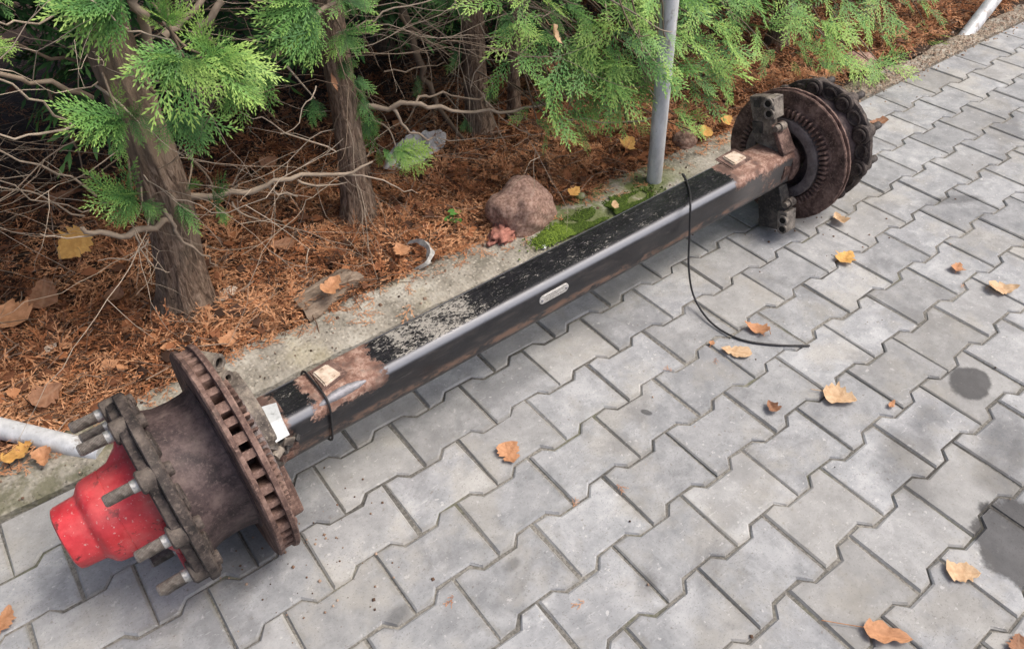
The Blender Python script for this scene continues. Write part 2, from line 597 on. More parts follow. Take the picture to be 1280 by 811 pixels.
def make_beam_mat():
    k = Mat('black axle paint', 0.4, spec=0.5)
    co = k.coord('Object')
    x, y, z = k.sep(co)
    nm = k.sep(k.node('ShaderNodeTexCoord').outputs['Normal'])
    top = k.rng(nm[2], 0.90, 0.97)
    n1 = k.noise(co, 24, 6, 0.7)
    n2 = k.noise(co, 120, 5, 0.7)
    n3 = k.noise(k.coord('Object', scale=(0.25, 1, 1)), 60, 6, 0.7)
    c = k.ramp(n1, [(0.3, (0.009, 0.009, 0.011)), (0.7, (0.020, 0.020, 0.023))])
    # dried mud flaking off the top face; dense on one stretch
    dense = k.math('MULTIPLY', k.rng(x, -0.575, -0.50), k.rng(x, -0.26, -0.36))
    thr = k.math('SUBTRACT', 0.582, k.math('MULTIPLY', dense, 0.105))
    fl = k.math('MULTIPLY', k.rng(k.math('SUBTRACT', k.math('ADD', k.math('MULTIPLY', k.noise(k.coord('Object', scale=(1, 1.7, 1)), 105, 7, 0.74, 0.8), 0.7), k.math('MULTIPLY', k.noise(co, 22, 5, 0.6), 0.3)), thr), -0.01, 0.045), top)
    inner = k.rng(x, 0.42, 0.10)
    fl = k.math('MULTIPLY', fl, k.math('ADD', 0.15, k.math('MULTIPLY', inner, 0.85)))
    c = k.mix(k.math('MULTIPLY', fl, 0.9), c, (0.31, 0.295, 0.26))
    sc = k.rng(k.noise(k.coord('Object', scale=(1, 7, 1), rot=(0, 0, 0.9)), 45, 5, 0.7), 0.60, 0.66)
    sc2 = k.rng(k.noise(k.coord('Object', scale=(1, 9, 9), rot=(0, 0, 0.1)), 26, 6, 0.7), 0.62, 0.67)
    c = k.mix(k.math('MULTIPLY', k.math('MULTIPLY', sc, top), 0.55), c, (0.20, 0.195, 0.185))
    c = k.mix(k.math('MULTIPLY', sc2, 0.30), c, (0.16, 0.15, 0.145))
    # greyish film on the flanks and the rusty run-off line along the near face
    film = k.math('MULTIPLY', k.rng(n3, 0.45, 0.75), k.rng(nm[2], 0.8, 0.2))
    c = k.mix(k.math('MULTIPLY', film, 0.35), c, (0.105, 0.088, 0.078))
    zc = k.math('ADD', z, k.math('MULTIPLY', n1, 0.016))
    line = k.math('MULTIPLY', k.math('MULTIPLY', k.rng(zc, 0.182, 0.192), k.rng(zc, 0.210, 0.198)), k.rng(nm[1], -0.5, -0.9))
    line = k.math('MULTIPLY', line, k.rng(k.noise(k.coord('Object', scale=(0.5, 1, 1)), 30, 6, 0.7), 0.42, 0.58))
    c = k.mix(k.math('MULTIPLY', line, 0.8), c, (0.185, 0.115, 0.082))
    low = k.math('MULTIPLY', k.rng(z, 0.19, 0.165), k.rng(n2, 0.52, 0.64))
    c = k.mix(k.math('MULTIPLY', low, 0.45), c, (0.16, 0.14, 0.12))
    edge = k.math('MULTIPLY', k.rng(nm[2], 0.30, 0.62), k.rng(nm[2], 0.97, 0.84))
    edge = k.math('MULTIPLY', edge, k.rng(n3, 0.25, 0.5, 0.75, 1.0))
    c = k.mix(edge, c, (0.150, 0.162, 0.185))  # pale sky sheen painted into the colour of the top corners
    grey = k.math('MULTIPLY', k.rng(x, 0.50, 0.62), k.rng(nm[2], 0.5, 0.1))
    c = k.mix(k.math('MULTIPLY', grey, 0.6), c, (0.13, 0.125, 0.12))
    # rust round the spring saddles
    xr = k.math('ADD', x, k.math('ADD', k.math('MULTIPLY', k.math('SUBTRACT', n1, 0.5), 0.09), k.math('MULTIPLY', k.math('SUBTRACT', n2, 0.5), 0.05)))
    zr = k.math('ADD', z, k.math('ADD', k.math('MULTIPLY', k.math('SUBTRACT', n1, 0.5), 0.05), k.math('MULTIPLY', k.math('SUBTRACT', n2, 0.5), 0.03)))
    hi = k.rng(zr, 0.236, 0.243)
    r1 = k.math('MULTIPLY', k.math('MULTIPLY', k.rng(xr, -0.745, -0.735), k.rng(xr, -0.575, -0.585)), hi)
    r2 = k.math('MULTIPLY', k.rng(xr, 0.545, 0.56), k.rng(zr, 0.245, 0.256))
    r3 = k.math('MULTIPLY', k.rng(xr, 0.58, 0.80), k.rng(k.math('ADD', k.math('MULTIPLY', n1, .7), k.math('MULTIPLY', n2, .3)), 0.50, 0.58))
    r4 = k.rng(xr, -0.795, -0.815)
    ru = k.math('MAXIMUM', k.math('MAXIMUM', r1, r2), k.math('MAXIMUM', r3, r4))
    rc = k.ramp(k.math('ADD', k.math('MULTIPLY', n2, 0.5), k.math('MULTIPLY', k.noise(co, 38, 6, 0.7), 0.5)), [(0.3, (0.05, 0.026, 0.020)), (0.48, (0.20, 0.110, 0.080)), (0.56, (0.34, 0.225, 0.175)), (0.7, (0.46, 0.36, 0.29))])
    rc = k.mix(k.math('MULTIPLY', k.rng(k.noise(co, 15, 6, 0.7), 0.50, 0.62), 0.75), rc, (0.055, 0.034, 0.028))
    c = k.mix(ru, c, rc)
    k.color(c)
    ro = k.math('ADD', k.rng(n3, 0.38, 0.62, 0.28, 0.46), k.math('MULTIPLY', top, -0.15))
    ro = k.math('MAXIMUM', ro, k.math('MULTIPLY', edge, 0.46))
    ro = k.math('MAXIMUM', ro, k.math('MULTIPLY', k.math('MAXIMUM', ru, k.math('MAXIMUM', fl, k.math('MULTIPLY', line, 0.9))), 0.85))
    k.rough(ro)
    k.bump(k.math('ADD', k.math('MULTIPLY', n2, 0.3), k.math('ADD', k.math('MULTIPLY', fl, 0.5), k.math('MULTIPLY', ru, k.math('MULTIPLY', n2, 1.5)))), 0.5, 0.0018)
    return k.m


def make_red():
    k = Mat('red cap paint', 0.38, spec=0.5)
    co = k.coord('Object')
    n = k.noise(co, 30, 6, 0.7)
    g = k.noise(co, 140, 4, 0.7)
    c = k.ramp(n, [(0.36, (0.42, 0.024, 0.030)), (0.64, (0.60, 0.052, 0.060))])
    c = k.mix(k.math('MULTIPLY', k.rng(g, 0.61, 0.67), 0.8), c, (0.50, 0.40, 0.36))
    c = k.mix(k.math('MULTIPLY', k.rng(k.noise(co, 24, 8, 0.78), 0.575, 0.63), 0.8), c, (0.05, 0.018, 0.016))
    grease = k.rng(k.math('ADD', k.sep(co)[0], k.math('MULTIPLY', n, 0.02)), -1.066, -1.052)
    c = k.mix(k.math('MULTIPLY', grease, 0.45), c, (0.06, 0.03, 0.028))
    fade = k.rng(k.noise(co, 11, 5, 0.65), 0.50, 0.62)
    c = k.mix(k.math('MULTIPLY', fade, 0.30), c, (0.60, 0.15, 0.14))
    k.color(c)
    k.rough(k.rng(n, 0.38, 0.62, 0.32, 0.62))
    k.bump(g, 0.25, 0.0012)
    return k.m


def make_galv():
    k = Mat('weathered zinc', 0.45, 0.12, 0.5)
    co = k.coord('World')
    n = k.noise(k.coord('World', scale=(1, 1, 0.35)), 30, 6, 0.65)
    v = k.noise(co, 110, 4, 0.7)
    c = k.ramp(n, [(0.36, (0.44, 0.46, 0.47)), (0.64, (0.66, 0.68, 0.69))])
    c = k.mix(k.math('MULTIPLY', k.rng(v, 0.62, 0.70), 0.6), c, (0.22, 0.21, 0.19))
    c = k.mix(k.math('MULTIPLY', k.rng(k.noise(k.coord('World', scale=(1, 1, .4)), 22, 6, 0.75), 0.56, 0.64), 0.65), c, (0.20, 0.165, 0.13))
    k.color(c).bump(v, 0.25, 0.001)
    return k.m


def make_leaf_mat(name, base, edge, vein, transl=0.15):
    k = Mat(name, 0.7, spec=0.3)
    co = k.coord('Object')
    n = k.noise(co, 60, 6, 0.65)
    m = k.noise(co, 260, 4, 0.7)
    c = k.ramp(n, [(0.28, edge), (0.55, base), (0.85, (min(base[0] * 1.2, 1), min(base[1] * 1.2, 1), min(base[2] * 1.25, 1)))])
    t = k.attr('tint')
    c = k.mix(k.math('MULTIPLY', t, 0.6), c, vein)
    c = k.mix(k.math('MULTIPLY', k.rng(m, 0.64, 0.72), 0.55), c, (edge[0] * .6, edge[1] * .55, edge[2] * .5))
    k.color(c)
    k.bump(k.math('ADD', n, k.math('MULTIPLY', t, -0.6)), 0.5, 0.002)
    tr = k.node('ShaderNodeBsdfTranslucent')
    k.lk(c, tr.inputs[0])
    mx = k.node('ShaderNodeMixShader')
    mx.inputs[0].default_value = transl
    k.lk(k.b.outputs[0], mx.inputs[1])
    k.lk(tr.outputs[0], mx.inputs[2])
    k.lk(mx.outputs[0], k.nt.nodes['Material Output'].inputs['Surface'])
    return k.m


def make_film():
    k = Mat('clear plastic film', 0.22, spec=0.5)
    k.color(k.ramp(k.noise(k.coord('World'), 40, 5), [(0.3, (0.42, 0.43, 0.44)), (0.7, (0.62, 0.63, 0.64))]))
    k.b.inputs['Alpha'].default_value = 0.72
    return k.m


MT = dict(
    paver=make_paver_mat(), joint=make_joint_mat(), kerb=make_kerb_mat(),
    soil=simple('humus soil', [(0.3, (0.020, 0.013, 0.009)), (0.6, (0.055, 0.034, 0.022)), (0.8, (0.10, 0.058, 0.034))], 40, 0.95, 0.9, 0.01),
    yard=simple('yard ground', [(0.3, (0.10, 0.09, 0.075)), (0.7, (0.20, 0.185, 0.16))], 2.0, 0.95, 0.3, 0.01),
    dirt=simple('gritty dirt', [(0.3, (0.13, 0.10, 0.07)), (0.55, (0.28, 0.225, 0.165)), (0.8, (0.42, 0.36, 0.28))], 90, 0.95, 1.0, 0.006),
    litter=make_tint_mat('dead thuja sprigs', [(0.0, (0.055, 0.032, 0.022)), (0.35, (0.185, 0.078, 0.040)), (0.65, (0.355, 0.145, 0.062)), (1.0, (0.52, 0.28, 0.15))], 0.8, 0.1, 0.2),
    stick=make_tint_mat('dead sticks', [(0.0, (0.045, 0.028, 0.020)), (0.5, (0.15, 0.095, 0.065)), (1.0, (0.33, 0.25, 0.19))], 0.85, 0.0, 0.2),
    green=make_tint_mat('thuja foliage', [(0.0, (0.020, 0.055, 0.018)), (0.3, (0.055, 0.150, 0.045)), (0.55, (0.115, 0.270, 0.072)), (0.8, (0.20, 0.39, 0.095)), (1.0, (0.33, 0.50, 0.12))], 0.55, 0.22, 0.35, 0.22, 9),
    moss=make_tint_mat('moss', [(0.0, (0.028, 0.048, 0.010)), (0.5, (0.080, 0.130, 0.022)), (1.0, (0.20, 0.29, 0.04))], 0.9, 0.1, 0.2),
    twig=make_tint_mat('twig bark', [(0.0, (0.050, 0.036, 0.026)), (0.5, (0.165, 0.125, 0.090)), (1.0, (0.40, 0.335, 0.26))], 0.85, 0.0, 0.2, 0.4, 60),
    bark=make_bark_mat('thuja bark'), bark1=make_bark_mat('thuja bark, smooth above', 0.50),
    rock=simple('reddish boulder', [(0.36, (0.17, 0.105, 0.080)), (0.5, (0.29, 0.185, 0.145)), (0.64, (0.38, 0.275, 0.225))], 110, 0.9, 0.8, 0.004),
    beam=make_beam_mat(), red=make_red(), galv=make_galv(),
    hub=make_rust('rusty hub iron', (0.026, 0.019, 0.020), (0.068, 0.047, 0.047), (0.135, 0.100, 0.092), 0.62, (0.35, 2.0, 2.0)),
    disc=make_rust('rusty disc iron', (0.038, 0.022, 0.018), (0.112, 0.068, 0.055), (0.27, 0.180, 0.145), 0.8),
    sleeve=make_rust('scoured sleeve iron', (0.075, 0.062, 0.060), (0.135, 0.112, 0.108), (0.20, 0.170, 0.160), 0.5),
    discdark=make_rust('dark disc iron', (0.020, 0.014, 0.013), (0.060, 0.041, 0.037), (0.125, 0.088, 0.077), 0.62),
    flange=make_rust('grimy flange iron', (0.015, 0.013, 0.012), (0.048, 0.038, 0.034), (0.135, 0.110, 0.092), 0.75),
    bracket=make_rust('grey bracket iron', (0.034, 0.028, 0.025), (0.115, 0.098, 0.083), (0.28, 0.245, 0.20), 0.58),
    lug=make_rust('worn lug iron', (0.065, 0.056, 0.048), (0.18, 0.160, 0.135), (0.34, 0.305, 0.26), 0.5),
    bracketd=make_rust('black bracket iron', (0.012, 0.012, 0.012), (0.036, 0.035, 0.034), (0.12, 0.105, 0.09), 0.5),
    stud=make_rust('stud steel', (0.070, 0.062, 0.054), (0.16, 0.142, 0.125), (0.27, 0.25, 0.225), 0.5, None, 0.3),
    studtip=simple('bare stud collar', [(0.3, (0.22, 0.22, 0.21)), (0.7, (0.50, 0.50, 0.48))], 200, 0.4, 0.3, 0.001, 0.5, 'Object', None, 0.5),
    pale=simple('pale plate', [(0.34, (0.26, 0.18, 0.13)), (0.46, (0.50, 0.41, 0.32)), (0.66, (0.62, 0.54, 0.45))], 60, 0.8, 0.4, 0.0015, 0.3, 'Object'),
    weld=simple('zinc sprayed weld', [(0.25, (0.13, 0.13, 0.14)), (0.6, (0.30, 0.30, 0.32))], 70, 0.6, 0.6, 0.002, 0.5, 'Object', None, 0.4),
    tagm=simple('aluminium plate', [(0.25, (0.26, 0.28, 0.28)), (0.45, (0.47, 0.50, 0.51)), (0.8, (0.56, 0.59, 0.60))], 90, 0.6, 0.3, 0.001, 0.5, 'Object', None, 0.25),
    nameplate=simple('scratched type plate', [(0.3, (0.36, 0.355, 0.33)), (0.55, (0.60, 0.59, 0.56)), (0.75, (0.68, 0.67, 0.64))], 150, 0.45, 0.5, 0.0012, 0.5, 'Object', None, 0.3),
    rubber=simple('black rubber', [(0.3, (0.010, 0.010, 0.011)), (0.7, (0.03, 0.03, 0.032))], 120, 0.5, 0.2, 0.001, 0.4, 'Object'),
    black=Mat('hole shade black', 0.6).color((0.008, 0.007, 0.007)).m,
    film=make_film(),
    wood=simple('rotten board', [(0.3, (0.085, 0.062, 0.047)), (0.55, (0.21, 0.165, 0.125)), (0.8, (0.34, 0.28, 0.22))], 30, 0.9, 0.7, 0.004, 0.2, 'Object', (0.3, 2, 2)),
    redstone=simple('flaking red stone', [(0.3, (0.22, 0.085, 0.065)), (0.55, (0.42, 0.19, 0.145)), (0.8, (0.55, 0.30, 0.23))], 50, 0.9, 0.9, 0.005),
    scrap=simple('grey scrap', [(0.3, (0.20, 0.20, 0.19)), (0.7, (0.48, 0.48, 0.46))], 60, 0.6, 0.4, 0.002),
    sprout=simple('sprout green', [(0.3, (0.05, 0.15, 0.03)), (0.7, (0.11, 0.27, 0.05))], 50, 0.6, 0.2, 0.001),
    leaf_tan=make_leaf_mat('tan dry leaf', (0.60, 0.43, 0.265), (0.40, 0.235, 0.115), (0.44, 0.28, 0.16)),
    leaf_orange=make_leaf_mat('orange dry leaf', (0.52, 0.275, 0.145), (0.30, 0.135, 0.06), (0.36, 0.18, 0.09)),
    leaf_yellow=make_leaf_mat('yellow leaf', (0.62, 0.37, 0.115), (0.44, 0.215, 0.055), (0.46, 0.26, 0.08)),
    leaf_brown=make_leaf_mat('brown dry leaf', (0.27, 0.135, 0.075), (0.155, 0.075, 0.042), (0.36, 0.22, 0.14)),
)


# ================================================================== SETTING
# ---- ground sheet to the horizon
g = MB()
g.add([(-150, -150, -0.09), (150, -150, -0.09), (150, 150, -0.09), (-150, 150, -0.09)], [(0, 1, 2, 3)])
tag(g.build('ground', MT['yard']), kind='structure')

# ---- paving: interlocking concrete blocks, 200 x 165 mm, rows 141 mm apart
PL, PP, PF = 0.2, 0.141, 0.1625
b_ = PF - PP
hw, ww = PF / 2, PP - PF / 2
OUT = [(-PL / 2, hw), (-.05 - b_ / 2, hw), (-.05 + b_ / 2, ww), (.05 - b_ / 2, ww), (.05 + b_ / 2, hw), (PL / 2, hw)]
OUT = OUT + [(x, -y) for x, y in reversed(OUT)]
EDGE = [(-PL / 2, PP / 2), (PL / 2, PP / 2)] + OUT[6:]


def inset(poly, d):
    n = len(poly)
    area = sum(poly[i][0] * poly[(i + 1) % n][1] - poly[(i + 1) % n][0] * poly[i][1] for i in range(n))
    sgn = 1 if area > 0 else -1
    out = []
    for i in range(n):
        p0, p1, p2 = Vector(poly[i - 1]), Vector(poly[i]), Vector(poly[(i + 1) % n])
        a, b = (p1 - p0).normalized(), (p2 - p1).normalized()
        na, nb = Vector((-a.y, a.x)) * sgn, Vector((-b.y, b.x)) * sgn
        m = (na + nb)
        m = m / max(m.dot(na), 0.2)
        out.append(p1 + m * d)
    return out


def paver_vf(poly, jit, seed):
    rr = random.Random(seed + 100)
    a = inset(poly, 0.0022)
    c = inset(poly, 0.0060)
    n = len(a)
    v = [(p.x, p.y, -0.055) for p in a]
    ja = [(rr.uniform(-jit, jit), rr.uniform(-jit, jit)) for _ in range(n)]
    v += [(p.x + j[0], p.y + j[1], -0.0042 + rr.uniform(-jit, jit)) for p, j in zip(a, ja)]
    v += [(p.x + j[0] * 1.5, p.y + j[1] * 1.5, 0.0) for p, j in zip(c, ja)]
    f = []
    for i in range(n):
        j = (i + 1) % n
        f.append((i, j, n + j, n + i))
        f.append((n + i, n + j, 2 * n + j, 2 * n + i))
    f.append(tuple(range(2 * n, 3 * n)))
    return v, f


def mk_mesh(name, v, f, mat):
    me = bpy.data.meshes.new(name)
    me.from_pydata([tuple(p) for p in v], [], f)
    bm = bmesh.new()
    bm.from_mesh(me)
    bmesh.ops.recalc_face_normals(bm, faces=bm.faces[:])
    bm.to_mesh(me)
    bm.free()
    me.materials.append(mat)
    return me


pav_base = MB()
nx, ny = 60, 30
bv, bf = [], []
for j in range(ny + 1):
    for i in range(nx + 1):
        x = -3.0 + 10.0 * i / nx
        y = -3.0 + 3.5 * j / ny
        bv.append((x, y, -0.0046 + 0.0022 * mnoise.noise(Vector((x * 3, y * 3, 0)))))
for j in range(ny):
    for i in range(nx):
        k0 = j * (nx + 1) + i
        bf.append((k0, k0 + 1, k0 + nx + 2, k0 + nx + 1))
pav_base.add(bv, bf, True)
paving = tag(pav_base.build('paving', MT['joint'], auto=False), kind='structure')
pm = [mk_mesh('paver', *paver_vf(OUT, 0.0015, s), MT['paver']) for s in range(12)]
pe = [mk_mesh('paver', *paver_vf(EDGE, 0.0012, s), MT['paver']) for s in range(3)]
slots = []
for row in range(-3, 19):
    for iu in range(-14, 34):
        u = iu + (0.5 if row % 2 == 0 else 0.0)
        x, y = u * PL, -row * PP
        d = math.dist((x, y, 0), CAM)
        slots.append((0 if in_view((x, y, 0), 40) else 1, d, row, x, y))
slots.sort()
rest_v, rest_f = [], []
for idx, (hid, d, row, x, y) in enumerate(slots):
    rr = random.Random(idx)
    rot = (rr.gauss(0, .0035), rr.gauss(0, .0035), rr.gauss(0, .004))
    loc = Vector((x + rr.gauss(0, .0006), y + rr.gauss(0, .0006), rr.gauss(0, .0009)))
    if idx < 300:
        o = link('paver', (pe if row == -3 else pm)[rr.randrange(3 if row == -3 else 12)], paving)
        o.location = loc
        o.rotation_euler = rot
    else:
        v, f = paver_vf(EDGE if row == -3 else OUT, 0.0009, rr.randrange(6))
        o0 = len(rest_v)
        Mx = Matrix.Rotation(rot[0], 3, 'X') @ Matrix.Rotation(rot[1], 3, 'Y')
        rest_v += [tuple(Mx @ Vector(p) + loc) for p in v]
        rest_f += [tuple(i + o0 for i in q) for q in f]
o = link('paver_field', mk_mesh('paver_field', rest_v, rest_f, MT['paver']), paving)
tag(o, kind='stuff')

# ---- kerb: weathered cast strip between paving and planting bed
kv, kf = [], []
KX0, KX1, KN, KM = -3.0, 7.0, 700, 14
for i in range(KN + 1):
    x = KX0 + (KX1 - KX0) * i / KN
    wob = 0.010 * mnoise.noise(Vector((x * 5, 0.3, 0))) + 0.005 * mnoise.noise(Vector((x * 21, 1.3, 0)))
    far = 0.672 + wob * 1.6 - 0.08 * min(1, max(0, (x - 1.8) / 1.0))
    near = 0.4965 + 0.004 * mnoise.noise(Vector((x * 14, 7.3, 0)))
    for j in range(KM + 1):
        t = j / KM
        y = near + (far - near) * t
        ru_ = min(1, max(0, (x - 1.9) / 0.5))
        z = 0.006 + (0.013 - 0.006 * ru_) * math.sin(PI * t) ** 0.35 + (0.004 + 0.006 * ru_) * mnoise.noise(Vector((x * 12, y * 12, 2))) + (0.0024 + 0.004 * ru_) * mnoise.noise(Vector((x * 60, y * 60, 5)))
        if j in (0, KM):
            z = -0.05
        elif j in (1, KM - 1):
            z -= 0.004
            y = near + (far - near) * (0.012 if j == 1 else 0.988)
        kv.append((x, y, z))
for i in range(KN):
    for j in range(KM):
        a = i * (KM + 1) + j
        kf.append((a, a + 1, a + KM + 2, a + KM + 1))
kb = MB().add(kv, kf, True)
tag(kb.build('kerb', MT['kerb']), kind='structure')


# ---- planting bed
def bed_z(x, y):
    return 0.004 + 0.016 * mnoise.noise(Vector((x * 3.1, y * 3.1, 0.5))) + 0.007 * mnoise.noise(Vector((x * 11, y * 11, 3.5)))


sv_, sf_ = [], []
SX, SY = 120, 50
for j in range(SY + 1):
    for i in range(SX + 1):
        x = -3.0 + 10.0 * i / SX
        y = 0.60 + 5.2 * (j / SY) ** 1.3
        sv_.append((x, y, bed_z(x, y) - (0.012 if y < 0.7 else 0)))
for j in range(SY):
    for i in range(SX):
        a = j * (SX + 1) + i
        sf_.append((a, a + 1, a + SX + 2, a + SX + 1))
tag(MB().add(sv_, sf_, True).build('soil_bed', MT['soil'], auto=False), kind='structure')


# ------------------------------------------------------------------ frond templates
def frond(seed, L=0.16, wid=1.0, step=0.0165, lobe=0.0215, lw=0.0056, levels=True, droop=0.25):
    """flat fan of scale-leaf shoots: stem along +X, fan in XY, kites as shoots"""
    r = np.random.default_rng(seed)
    V, Q, T = [], [], []

    def kite(p, d, n, ln, wd, t):
        side = np.cross(n, d)
        side /= (np.linalg.norm(side) + 1e-9)
        o = len(V)
        up = n * r.normal(0, 0.0012)
        V.extend([p, p + d * ln * 0.5 + side * wd * 0.5 + up, p + d * ln, p + d * ln * 0.5 - side * wd * 0.5 + up])
        Q.append((o, o + 1, o + 2, o + 3))
        T.extend([t, t + 0.05, t + 0.16, t + 0.05])

    def shoot(p, ang, ln, base_t, depth):
        n = max(2, int(ln / (step * 0.66)))
        a = ang
        q = np.array(p, float)
        for i in range(n):
            a += r.normal(0, 0.04)
            zt = -droop * (q[0] / L) ** 1 * 0.5 + r.normal(0, 0.05)
            d = np.array([math.cos(a), math.sin(a), zt])
            d /= np.linalg.norm(d)
            nrm = np.array([r.normal(0, .16), r.normal(0, .16), 1.0])
            nrm /= np.linalg.norm(nrm)
            f = i / n
            kite(q, d, nrm, step * 1.0, lw * 0.8, base_t + 0.25 * f)
            s = 1 if i % 2 else -1
            ll = lobe * (1.15 - 0.55 * f) * r.uniform(0.8, 1.25)
            if depth > 0 and i > 0 and f < 0.7 and ln > 0.035:
                sa = a + s * r.uniform(0.6, 0.85)
                m = max(1, int(ll * 2.0 / (step * 0.6)))
                qq = q.copy()
                for k2 in range(m):
                    dd = np.array([math.cos(sa), math.sin(sa), zt + r.normal(0, .1)])
                    dd /= np.linalg.norm(dd)
                    kite(qq, dd, nrm, ll * 0.9, lw * 0.9, base_t + 0.25 * f + 0.12)
                    for s2 in (-1, 1):
                        if r.random() < 0.6:
                            da = sa + s2 * 0.7
                            d3 = np.array([math.cos(da), math.sin(da), zt])
                            kite(qq + dd * ll * 0.3, d3 / np.linalg.norm(d3), nrm, ll * 0.75, lw * 0.85, base_t + 0.25 * f + 0.18)
                    qq = qq + dd * ll * 0.75
            else:
                sa = a + s * r.uniform(0.42, 0.62)
                dd = np.array([math.cos(sa), math.sin(sa), zt])
                dd /= np.linalg.norm(dd)
                kite(q, dd, nrm, ll, lw, base_t + 0.25 * f + 0.1)
            q = q + d * step * 0.66
        kite(q, d, nrm, lobe, lw, base_t + 0.35)

    n = int(L / step)
    p = np.zeros(3)
    a = 0.0
    for i in range(n):
        f = i / n
        a += r.normal(0, 0.05)
        d = np.array([math.cos(a), math.sin(a), -droop * f])
        d /= np.linalg.norm(d)
        kite(p, d, np.array([0, 0, 1.0]), step * 1.3, lw * 0.8, 0.1 + 0.3 * f)
        s = 1 if i % 2 else -1
        env = math.sin(PI * min(1, (f * 0.85 + 0.18))) ** 0.8
        shoot(p, a + s * r.uniform(0.55, 0.78), L * 0.46 * wid * env * r.uniform(0.7, 1.1) + 0.008, 0.15 + 0.3 * f, 1 if levels else 0)
        p = p + d * step
    shoot(p, a, L * 0.18, 0.5, 0)
    return np.array(V, np.float32), np.array(Q, np.int32), np.array(T, np.float32)


FR = [frond(s, 0.17 + 0.02 * (s % 4), 0.8 + 0.1 * (s % 3), levels=False) for s in range(6)]
FRC = [frond(20 + s, 0.16, 0.9, step=0.0175, lobe=0.021, lw=0.0060, levels=False) for s in range(3)]
SPR = [frond(40 + s, 0.05 + 0.008 * s, 0.9, step=0.0165, lobe=0.0150, lw=0.0036, levels=False, droop=0.5) for s in range(4)]


def basis(d, n):
    d = np.asarray(d, float)
    d = d / (np.linalg.norm(d) + 1e-9)
    n = np.asarray(n, float)
    n = n - d * n.dot(d)
    n = n / (np.linalg.norm(n) + 1e-9)
    return np.stack([d, np.cross(n, d), n], 1)


class Bag:
    """collects placed templates into one numpy mesh"""

    def __init__(self):
        self.V, self.Q, self.T, self.n = [], [], [], 0

    def put(self, tpl, p, d, n, s=1.0, t0=0.0, bend=0.0):
        V, Q, T = tpl
        W = V * s
        if bend:
            W = W.copy()
            W[:, 2] -= bend * W[:, 0] ** 2
        W = W @ basis(d, n).T + np.asarray(p, float)
        self.V.append(W)
        self.Q.append(Q + self.n)
        self.T.append(T + t0)
        self.n += len(V)

    def tube(self, pts, rad, n=5, t=0.5):
        v, f = tube_vf(pts, rad, n)
        self.V.append(np.array([tuple(p) for p in v], float))
        self.Q.append(np.array(f, np.int32) + self.n)
        self.T.append(np.full(len(v), t))
        self.n += len(v)

    def build(self, name, mat, parent=None, smooth=False, origin=(0, 0, 0)):
        V = np.concatenate(self.V) - np.asarray(origin, float)
        me = np_mesh(name, V, np.concatenate(self.Q), mat, np.clip(np.concatenate(self.T), 0, 1), smooth)
        return link(name, me, parent)


# ---- litter of fallen thuja sprigs over the bed (uncountable)
lit = Bag()
N = 24000
cnt = 0
while cnt < N:
    x = rng.uniform(-0.75, 4.4)
    y = 0.655 + rng.exponential(0.55)
    if y > 3.2:
        continue
    if not in_view((x, y, 0), 40):
        if rng.random() < 0.85:
            continue
    if y < 0.69 and rng.random() < 0.55:
        continue
    cnt += 1
    a = rng.uniform(0, 2 * PI)
    patch = mnoise.noise(Vector((x * 3.4, y * 3.4, 9))) * 0.9
    t0 = 0.32 + patch * 0.65 + rng.normal(0, 0.25) - 0.12 * min(1, max(0, (y - 1.0) / 0.8))  # depth darkening painted into the litter tint towards the back
    d = (math.cos(a), math.sin(a), rng.normal(0, 0.30))
    n = (rng.normal(0, .5), rng.normal(0, .5), 1)
    lit.put(SPR[rng.integers(4)], (x, y, bed_z(x, y) + 0.004 + abs(rng.normal(0, 0.011))), d, n, rng.uniform(0.5, 1.2), t0, rng.uniform(-6, 10))
tag(lit.build('thuja_litter', MT['litter']), 'orange brown litter of fallen thuja sprigs covering the bed', 'litter', kind='stuff')

stk = Bag()
for i in range(8000):
    x = rng.uniform(-0.75, 4.4)
    y = 0.66 + rng.exponential(0.6)
    if y > 3 or (not in_view((x, y, 0), 40)):
        continue
    a = rng.uniform(0, 2 * PI)
    L = rng.uniform(0.02, 0.11)
    z = bed_z(x, y) + 0.008 + abs(rng.normal(0, 0.010))
    tilt = rng.normal(0, 0.18)
    p0 = np.array([x, y, z])
    p2 = p0 + L * np.array([math.cos(a), math.sin(a), tilt])
    pm_ = (p0 + p2) / 2 + rng.normal(0, 0.06, 3) * L
    stk.tube([p0, pm_, p2], [0.0011 * rng.uniform(.6, 1.7)] * 3, 4, float(np.clip(rng.normal(0.45, 0.3), 0, 1)))
tag(stk.build('twig_litter', MT['stick']), 'thin dead sticks scattered through the thuja litter', 'litter', kind='stuff')

